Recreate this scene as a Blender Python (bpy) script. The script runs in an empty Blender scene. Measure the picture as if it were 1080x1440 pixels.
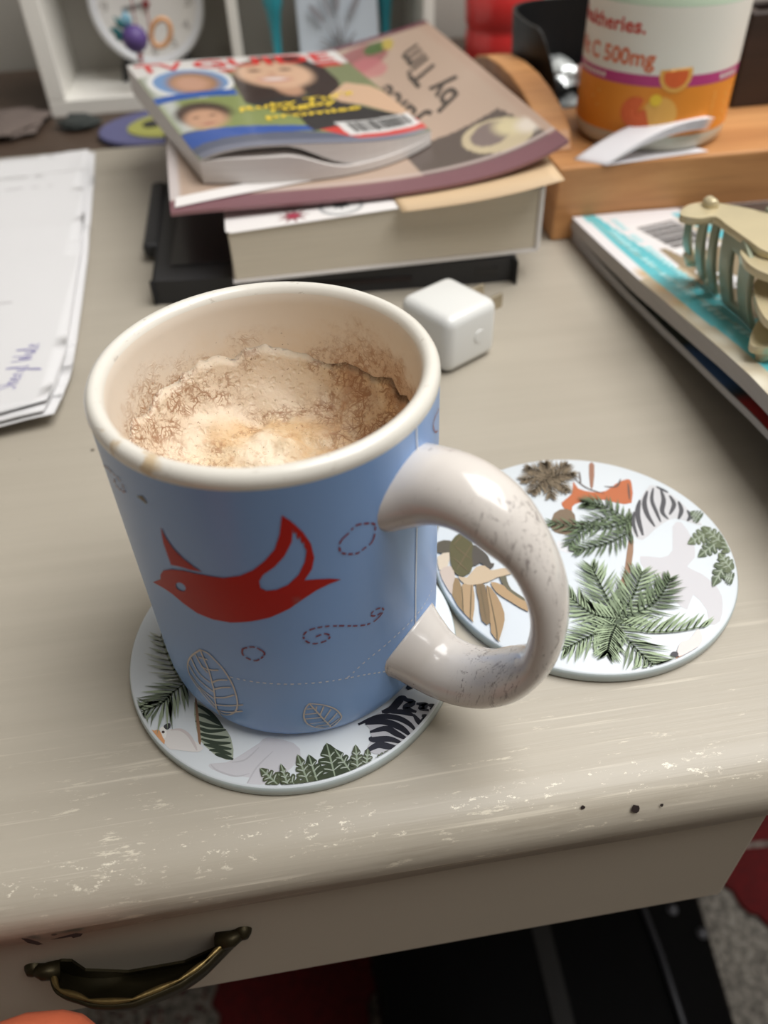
import bpy, bmesh, math, random
import numpy as np
from mathutils import Vector, Matrix
from mathutils.geometry import delaunay_2d_cdt

random.seed(7)
scene = bpy.context.scene
COL = scene.collection
DESK = 0.75          # height of the desk top above the floor, metres

def w3(p):
    """desk centimetres (z = 0 is the desk top) to world metres"""
    return Vector((p[0] * .01, p[1] * .01, DESK + p[2] * .01))

# ------------------------------------------------------------------ camera
F_PX, PITCH, ROLL, YAW, CAM_H = 1145.7, 0.7479826, -0.04275, math.radians(7.2), 20.3245
cp, sp, cr, sr = math.cos(PITCH), math.sin(PITCH), math.cos(ROLL), math.sin(ROLL)
cy, sy = math.cos(YAW), math.sin(YAW)
def yawed(v): return Vector((cy * v[0] + sy * v[1], -sy * v[0] + cy * v[1], v[2]))
R0, U0, FW = Vector((1, 0, 0)), Vector((0, sp, cp)), Vector((0, cp, -sp))
right, up, fwd = yawed(cr * R0 + sr * U0), yawed(-sr * R0 + cr * U0), yawed(FW)
cam = bpy.data.cameras.new('camera')
cam.sensor_fit = 'VERTICAL'; cam.sensor_height = 36.0; cam.sensor_width = 27.0
cam.lens = 36.0 * F_PX / 1440.0
cam.clip_start = 0.01; cam.clip_end = 50
cam.dof.use_dof = True; cam.dof.focus_distance = 0.225; cam.dof.aperture_fstop = 9.5
cam_ob = bpy.data.objects.new('camera', cam); COL.objects.link(cam_ob)
m = Matrix((right, up, -fwd)).transposed().to_4x4(); m.translation = w3((0, 0, CAM_H))
cam_ob.matrix_world = m
scene.camera = cam_ob

# ------------------------------------------------------------------ light and exposure
scene.view_settings.view_transform = 'Standard'
scene.view_settings.look = 'None'
scene.view_settings.gamma = 1.0
scene.view_settings.exposure = 0.0
scene.view_settings.use_curve_mapping = False
world = bpy.data.worlds.new('room_ambience'); scene.world = world
world.use_nodes = True
bg = world.node_tree.nodes['Background']
bg.inputs['Color'].default_value = (1.0, .985, .965, 1); bg.inputs['Strength'].default_value = 0.50
def area(name, loc, target, sx, sy_, power, color):
    l = bpy.data.lights.new(name, 'AREA'); l.shape = 'RECTANGLE'; l.size = sx; l.size_y = sy_
    l.energy = power; l.color = color
    o = bpy.data.objects.new(name, l); COL.objects.link(o)
    o.location = loc; o.rotation_euler = (Vector(target) - Vector(loc)).to_track_quat('-Z', 'Y').to_euler()
    return o
# area light added above and right of the desk to stand in for daylight
area('added_overhead_light', (.84, .12, 2.46), (0.50, .16, .75), 1.58, 1.36, 53, (1.0, .99, .97))

# ------------------------------------------------------------------ material helpers
def lin(c):
    return tuple((x / 12.92 if x <= .04045 else ((x + .055) / 1.055) ** 2.4) for x in (v / 255.0 for v in c))
def mat(name, rgb, rough=.5, var=.08, scale=30., bump=0., stretch=(1, 1, 1), metal=0., spec=.5, coat=0., trans=0.):
    """procedural material: sRGB 0-255 base colour varied by noise, optional fine relief"""
    m_ = bpy.data.materials.new(name); m_.use_nodes = True
    nt = m_.node_tree; b = nt.nodes['Principled BSDF']
    c = lin(rgb)
    tc = nt.nodes.new('ShaderNodeTexCoord'); mp = nt.nodes.new('ShaderNodeMapping'); mp.inputs['Scale'].default_value = stretch
    nz = nt.nodes.new('ShaderNodeTexNoise'); nz.inputs['Scale'].default_value = scale; nz.inputs['Detail'].default_value = 4
    mx = nt.nodes.new('ShaderNodeMix'); mx.data_type = 'RGBA'
    mx.inputs[6].default_value = (*[max(0, x * (1 - var)) for x in c], 1); mx.inputs[7].default_value = (*[min(1, x * (1 + var)) for x in c], 1)
    nt.links.new(tc.outputs['Object'], mp.inputs[0]); nt.links.new(mp.outputs[0], nz.inputs[0])
    nt.links.new(nz.outputs['Fac'], mx.inputs[0]); nt.links.new(mx.outputs[2], b.inputs['Base Color'])
    b.inputs['Roughness'].default_value = rough; b.inputs['Metallic'].default_value = metal
    b.inputs['Specular IOR Level'].default_value = spec; b.inputs['Coat Weight'].default_value = coat
    b.inputs['Coat Roughness'].default_value = .08
    b.inputs['Transmission Weight'].default_value = trans
    if bump:
        bp = nt.nodes.new('ShaderNodeBump'); bp.inputs['Strength'].default_value = bump; bp.inputs['Distance'].default_value = .001
        nt.links.new(nz.outputs['Fac'], bp.inputs['Height']); nt.links.new(bp.outputs[0], b.inputs['Normal'])
    return m_
def print_mat(name, rough=.35, coat=0.):
    """flat print: colour stored on the printed faces, with a faint paper grain"""
    m_ = bpy.data.materials.new(name); m_.use_nodes = True
    nt = m_.node_tree; b = nt.nodes['Principled BSDF']
    at = nt.nodes.new('ShaderNodeAttribute'); at.attribute_name = 'ink'
    nz = nt.nodes.new('ShaderNodeTexNoise'); nz.inputs['Scale'].default_value = 900
    mx = nt.nodes.new('ShaderNodeMix'); mx.data_type = 'RGBA'; mx.blend_type = 'MULTIPLY'; mx.inputs[0].default_value = .12
    nt.links.new(at.outputs['Color'], mx.inputs[6]); nt.links.new(nz.outputs['Color'], mx.inputs[7])
    nt.links.new(mx.outputs[2], b.inputs['Base Color'])
    b.inputs['Roughness'].default_value = rough; b.inputs['Coat Weight'].default_value = coat; b.inputs['Coat Roughness'].default_value = .05
    return m_
class NT:
    """small node-graph helper"""
    def __init__(s, name):
        s.m = bpy.data.materials.new(name); s.m.use_nodes = True
        s.t = s.m.node_tree; s.b = s.t.nodes['Principled BSDF']
        s.co = s.t.nodes.new('ShaderNodeTexCoord').outputs['Object']
    def L(s, a, b): s.t.links.new(a, b)
    def val(s, x, inp):
        if hasattr(x, 'node'): s.L(x, inp)
        else: inp.default_value = x
    def math(s, op, a, b=0., c=None, clamp=False):
        n = s.t.nodes.new('ShaderNodeMath'); n.operation = op; n.use_clamp = clamp
        s.val(a, n.inputs[0]); s.val(b, n.inputs[1])
        if c is not None: s.val(c, n.inputs[2])
        return n.outputs[0]
    def noise(s, scale, stretch=(1, 1, 1), detail=4, rough=.5, dist=0., off=(0, 0, 0)):
        mp = s.t.nodes.new('ShaderNodeMapping'); mp.inputs['Scale'].default_value = stretch; mp.inputs['Location'].default_value = off
        n = s.t.nodes.new('ShaderNodeTexNoise'); n.inputs['Scale'].default_value = scale; n.inputs['Detail'].default_value = detail
        n.inputs['Roughness'].default_value = rough; n.inputs['Distortion'].default_value = dist
        s.L(s.co, mp.inputs[0]); s.L(mp.outputs[0], n.inputs[0]); return n.outputs['Fac']
    def vor(s, scale, feature='DISTANCE_TO_EDGE', vec=None):
        n = s.t.nodes.new('ShaderNodeTexVoronoi'); n.feature = feature; n.inputs['Scale'].default_value = scale
        s.L(vec if vec is not None else s.co, n.inputs[0]); return n.outputs['Distance']
    def step(s, x, a, b):
        n = s.t.nodes.new('ShaderNodeMapRange'); n.interpolation_type = 'SMOOTHSTEP'
        s.val(x, n.inputs[0]); n.inputs[1].default_value = a; n.inputs[2].default_value = b; return n.outputs[0]
    def xyz(s):
        n = s.t.nodes.new('ShaderNodeSeparateXYZ'); s.L(s.co, n.inputs[0]); return n.outputs
    def mix(s, f, a, b):
        n = s.t.nodes.new('ShaderNodeMix'); n.data_type = 'RGBA'; s.val(f, n.inputs[0])
        for x, i in ((a, 6), (b, 7)):
            if hasattr(x, 'node'): s.L(x, n.inputs[i])
            else: n.inputs[i].default_value = (*lin(x), 1)
        return n.outputs[2]
    def bump(s, h, strength=.3, dist=.001):
        n = s.t.nodes.new('ShaderNodeBump'); n.inputs['Strength'].default_value = strength; n.inputs['Distance'].default_value = dist
        s.L(h, n.inputs['Height']); s.L(n.outputs[0], s.b.inputs['Normal'])

# ------------------------------------------------------------------ mesh helpers (all coordinates in desk centimetres)
def tag(o, label=None, cat=None, group=None, kind=None):
    if label: o['label'] = label
    if cat: o['category'] = cat
    if group: o['group'] = group
    if kind: o['kind'] = kind
    return o
def thing(name, base, label, cat, group=None):
    o = bpy.data.objects.new(name, None); COL.objects.link(o); o.location = w3(base); o.empty_display_size = .01
    return tag(o, label, cat, group)
def root_of(o):
    while o.parent: o = o.parent
    return o
def mk(name, V, Fc, mats, parent=None, base=None, smooth=False, midx=None, ink=None):
    """one mesh object; V in desk cm"""
    if not isinstance(mats, (list, tuple)): mats = [mats]
    me = bpy.data.meshes.new(name)
    if parent is not None: org = root_of(parent).location
    else: org = w3(base if base is not None else (0, 0, 0))
    me.from_pydata([(w3(v) - org)[:] for v in V], [], [tuple(f) for f in Fc])
    for q in mats: me.materials.append(q)
    if midx is not None:
        for i, p in enumerate(me.polygons): p.material_index = midx[i]
    if smooth:
        for p in me.polygons: p.use_smooth = True
    if ink is not None:
        if len(ink) == len(V):
            a = me.color_attributes.new('ink', 'FLOAT_COLOR', 'POINT')
            a.data.foreach_set('color', np.array([(*c, 1) for c in ink], dtype=np.float32).ravel())
        else:
            a = me.color_attributes.new('ink', 'FLOAT_COLOR', 'CORNER')
            arr = []
            for i, p in enumerate(me.polygons): arr += [(*ink[i], 1)] * p.loop_total
            a.data.foreach_set('color', np.array(arr, dtype=np.float32).ravel())
    me.update()
    o = bpy.data.objects.new(name, me); COL.objects.link(o)
    if parent is not None: o.parent = parent
    else: o.location = org
    return o
def bev(o, w=.1, seg=2, angle=40):
    b = o.modifiers.new('bevel', 'BEVEL'); b.width = w * .01; b.segments = seg; b.limit_method = 'ANGLE'; b.angle_limit = math.radians(angle)
    b.harden_normals = False
    return o
def boxv(x0, x1, y0, y1, z0, z1):
    V = [(x0, y0, z0), (x1, y0, z0), (x1, y1, z0), (x0, y1, z0), (x0, y0, z1), (x1, y0, z1), (x1, y1, z1), (x0, y1, z1)]
    return V, [(3, 2, 1, 0), (4, 5, 6, 7), (0, 1, 5, 4), (1, 2, 6, 5), (2, 3, 7, 6), (3, 0, 4, 7)]
def join(*parts):
    V, Fc = [], []
    for v, f in parts:
        k = len(V); V += list(v); Fc += [tuple(i + k for i in q) for q in f]
    return V, Fc
def xf(vf, fn): return [fn(v) for v in vf[0]], vf[1]
def rotz(vf, ang, c):
    ca, sa = math.cos(ang), math.sin(ang)
    return xf(vf, lambda v: (c[0] + ca * (v[0] - c[0]) - sa * (v[1] - c[1]), c[1] + sa * (v[0] - c[0]) + ca * (v[1] - c[1]), v[2]))
def lathe(prof, c, n=64, axis='z', close=False):
    """prof: (r, z) list"""
    V, Fc = [], []
    for r, z in prof:
        for k in range(n):
            a = 2 * math.pi * k / n
            if axis == 'z': V.append((c[0] + r * math.cos(a), c[1] + r * math.sin(a), c[2] + z))
            else: V.append((c[0] + r * math.cos(a), c[1] + z, c[2] + r * math.sin(a)))
    for i in range(len(prof) - 1):
        for k in range(n):
            q = (i * n + k, i * n + (k + 1) % n, (i + 1) * n + (k + 1) % n, (i + 1) * n + k)
            Fc.append(q if axis == 'z' else q[::-1])
    if close:
        b = [k for k in range(n)][::-1]; t = [(len(prof) - 1) * n + k for k in range(n)]
        if axis != 'z': b, t = b[::-1], t[::-1]
        Fc += [tuple(b), tuple(t)]
    return V, Fc
def sweep(path, radii, n=12, flat=None, cap=True):
    """tube along path; radii: number or (a, b) pair for each point"""
    V, Fc = [], []
    P = [Vector(p) for p in path]; prev = None
    for i, p in enumerate(P):
        t = (P[min(i + 1, len(P) - 1)] - P[max(i - 1, 0)]).normalized()
        ref = Vector(flat) if flat is not None else (prev if prev is not None else (Vector((0, 0, 1)) if abs(t.z) < .9 else Vector((1, 0, 0))))
        a = (ref - t * ref.dot(t)).normalized(); b = t.cross(a); prev = a
        r = radii[i] if isinstance(radii, (list, tuple)) else radii
        ra, rb = r if isinstance(r, (list, tuple)) else (r, r)
        for k in range(n):
            q = 2 * math.pi * k / n; V.append(tuple(p + a * (ra * math.cos(q)) + b * (rb * math.sin(q))))
    for i in range(len(P) - 1):
        for k in range(n): Fc.append((i * n + k, i * n + (k + 1) % n, (i + 1) * n + (k + 1) % n, (i + 1) * n + k))
    if cap: Fc += [tuple(range(n))[::-1], tuple((len(P) - 1) * n + k for k in range(n))]
    return V, Fc
def grid(fn, nu, nv):
    V = [fn(i / nu, j / nv) for j in range(nv + 1) for i in range(nu + 1)]
    Fc = [(j * (nu + 1) + i, j * (nu + 1) + i + 1, (j + 1) * (nu + 1) + i + 1, (j + 1) * (nu + 1) + i) for j in range(nv) for i in range(nu)]
    return V, Fc
def slab(top, bot, nu, nv):
    """closed sheet between two surfaces; returns V, F and the number of top faces"""
    A, FA = grid(top, nu, nv); B, FB = grid(bot, nu, nv); k = len(A)
    Fc = FA + [tuple(i + k for i in f[::-1]) for f in FB]
    rim = [i for i in range(nu + 1)] + [j * (nu + 1) + nu for j in range(1, nv + 1)] + [nv * (nu + 1) + i for i in range(nu - 1, -1, -1)] + [j * (nu + 1) for j in range(nv - 1, 0, -1)]
    for a, b in zip(rim, rim[1:] + rim[:1]): Fc.append((b, a, a + k, b + k))
    return A + B, Fc, len(FA)
def prism(poly, z0, z1, axes='xyz'):
    """poly (a, b) extruded along the third axis"""
    n = len(poly)
    def p3(a, b, c): return {'xyz': (a, b, c), 'yzx': (c, a, b), 'xzy': (a, c, b)}[axes]
    V = [p3(a, b, z0) for a, b in poly] + [p3(a, b, z1) for a, b in poly]
    Fc = [tuple(range(n))[::-1], tuple(range(n, 2 * n))] + [(i, (i + 1) % n, (i + 1) % n + n, i + n) for i in range(n)]
    return V, Fc
def fixn(o):
    bm = bmesh.new(); bm.from_mesh(o.data); bmesh.ops.recalc_face_normals(bm, faces=bm.faces); bm.to_mesh(o.data); bm.free(); return o
def inside(p, poly):
    x, y = p; c = False; j = len(poly) - 1
    for i in range(len(poly)):
        if (poly[i][1] > y) != (poly[j][1] > y) and x < (poly[j][0] - poly[i][0]) * (y - poly[i][1]) / (poly[j][1] - poly[i][1]) + poly[i][0]: c = not c
        j = i
    return c
def densify(poly, step, closed=True):
    out = []; n = len(poly)
    for i in range(n if closed else n - 1):
        a, b = poly[i], poly[(i + 1) % n]; L = math.dist(a, b); k = max(1, int(L / step))
        out += [(a[0] + (b[0] - a[0]) * t / k, a[1] + (b[1] - a[1]) * t / k) for t in range(k)]
    if not closed: out.append(tuple(poly[-1]))
    return out
def smooth_line(pts, n=4):
    """Catmull-Rom through the points"""
    out = []; P = [pts[0]] + list(pts) + [pts[-1]]
    for i in range(1, len(P) - 2):
        for k in range(n):
            t = k / n; a, b, c, d = P[i - 1], P[i], P[i + 1], P[i + 2]
            out.append(tuple(.5 * (2 * b[q] + (c[q] - a[q]) * t + (2 * a[q] - 5 * b[q] + 4 * c[q] - d[q]) * t * t + (3 * b[q] - a[q] - 3 * c[q] + d[q]) * t ** 3) for q in range(len(b))))
    out.append(tuple(pts[-1])); return out
def smooth_loop(pts, n=3):
    out = []; N = len(pts)
    for i in range(N):
        a, b, c, d = pts[i - 1], pts[i], pts[(i + 1) % N], pts[(i + 2) % N]
        for k in range(n):
            t = k / n; out.append(tuple(.5 * (2 * b[q] + (c[q] - a[q]) * t + (2 * a[q] - 5 * b[q] + 4 * c[q] - d[q]) * t * t + (3 * b[q] - a[q] - 3 * c[q] + d[q]) * t ** 3) for q in (0, 1)))
    return out
def fill(poly, holes=(), step=.3):
    """flat triangulation of an outline with holes, fine enough to bend"""
    loops = [densify(poly, step)] + [densify(h, step) for h in holes]
    V, E = [], []
    for lp in loops:
        k = len(V); V += lp; E += [(k + i, k + (i + 1) % len(lp)) for i in range(len(lp))]
    xs = [p[0] for p in poly]; ys = [p[1] for p in poly]
    x = min(xs) + step / 2
    while x < max(xs):
        y = min(ys) + step / 2
        while y < max(ys):
            if inside((x, y), poly): V.append((x, y))
            y += step
        x += step
    r = delaunay_2d_cdt([Vector(v) for v in V], E, [], 0, 1e-6)
    vo, fo = r[0], r[2]; keep = []
    for f in fo:
        c = (sum(vo[i][0] for i in f) / 3, sum(vo[i][1] for i in f) / 3)
        if inside(c, poly) and not any(inside(c, h) for h in holes): keep.append(tuple(f))
    return [tuple(v) for v in vo], keep
def ribbon(line, w, taper=False):
    """strip of width w along a 2-D polyline"""
    V, Fc = [], []; n = len(line)
    for i, p in enumerate(line):
        a, b = line[max(i - 1, 0)], line[min(i + 1, n - 1)]; d = math.dist(a, b) or 1
        k = w / 2 * ((math.sin(math.pi * min(max(i / (n - 1), .06), .94))) ** .5 if taper else 1)
        nx, ny = -(b[1] - a[1]) / d * k, (b[0] - a[0]) / d * k
        V += [(p[0] + nx, p[1] + ny), (p[0] - nx, p[1] - ny)]
    for i in range(n - 1): Fc.append((2 * i + 1, 2 * i + 3, 2 * i + 2, 2 * i))
    return V, Fc
def dashes(line, dash, gap, w, closed=False):
    """cut a polyline into dash ribbons"""
    P = densify(line, dash / 3, False); out = []; acc = 0.; cur = []
    for a, b in zip(P, P[1:]):
        ph = acc % (dash + gap)
        if ph < dash: cur = cur or [a]; cur.append(b)
        elif cur: out.append(ribbon(cur, w)); cur = []
        acc += math.dist(a, b)
    if len(cur) > 1: out.append(ribbon(cur, w))
    return join(*out)
FONT_CACHE = {}
def glyphs(txt):
    """outline of a text in the built-in font as (V2, F), 1 unit high capitals at about 0.7"""
    if txt in FONT_CACHE: return FONT_CACHE[txt]
    cu = bpy.data.curves.new('t', 'FONT'); cu.body = txt; cu.resolution_u = 3; cu.offset = .022
    o = bpy.data.objects.new('t', cu); COL.objects.link(o)
    dg = bpy.context.evaluated_depsgraph_get(); me = bpy.data.meshes.new_from_object(o.evaluated_get(dg))
    bm = bmesh.new(); bm.from_mesh(me); bmesh.ops.triangulate(bm, faces=bm.faces)
    bmesh.ops.subdivide_edges(bm, edges=[e for e in bm.edges if e.calc_length() > .25], cuts=1)
    bmesh.ops.triangulate(bm, faces=bm.faces)
    V = [(v.co.x, v.co.y) for v in bm.verts]; Fc = [tuple(v.index for v in f.verts) for f in bm.faces]
    bm.free(); bpy.data.objects.remove(o); bpy.data.curves.remove(cu); bpy.data.meshes.remove(me)
    FONT_CACHE[txt] = (V, Fc); return V, Fc
def text2(txt, p0, p1, p2):
    """text in a 2-D frame: baseline p0 to p1, capital height from p0 to p2"""
    V, Fc = glyphs(txt); W = max(v[0] for v in V); x0 = min(v[0] for v in V); H = .70
    fn = lambda v: tuple(p0[q] + (p1[q] - p0[q]) * (v[0] - x0) / (W - x0) + (p2[q] - p0[q]) * v[1] / H for q in (0, 1))
    return [fn(v) for v in V], Fc
def upright(q):
    """frame given by baseline start, baseline end and the top above the end"""
    return q[0], q[1], tuple(q[0][k] + q[2][k] - q[1][k] for k in (0, 1))

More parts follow.
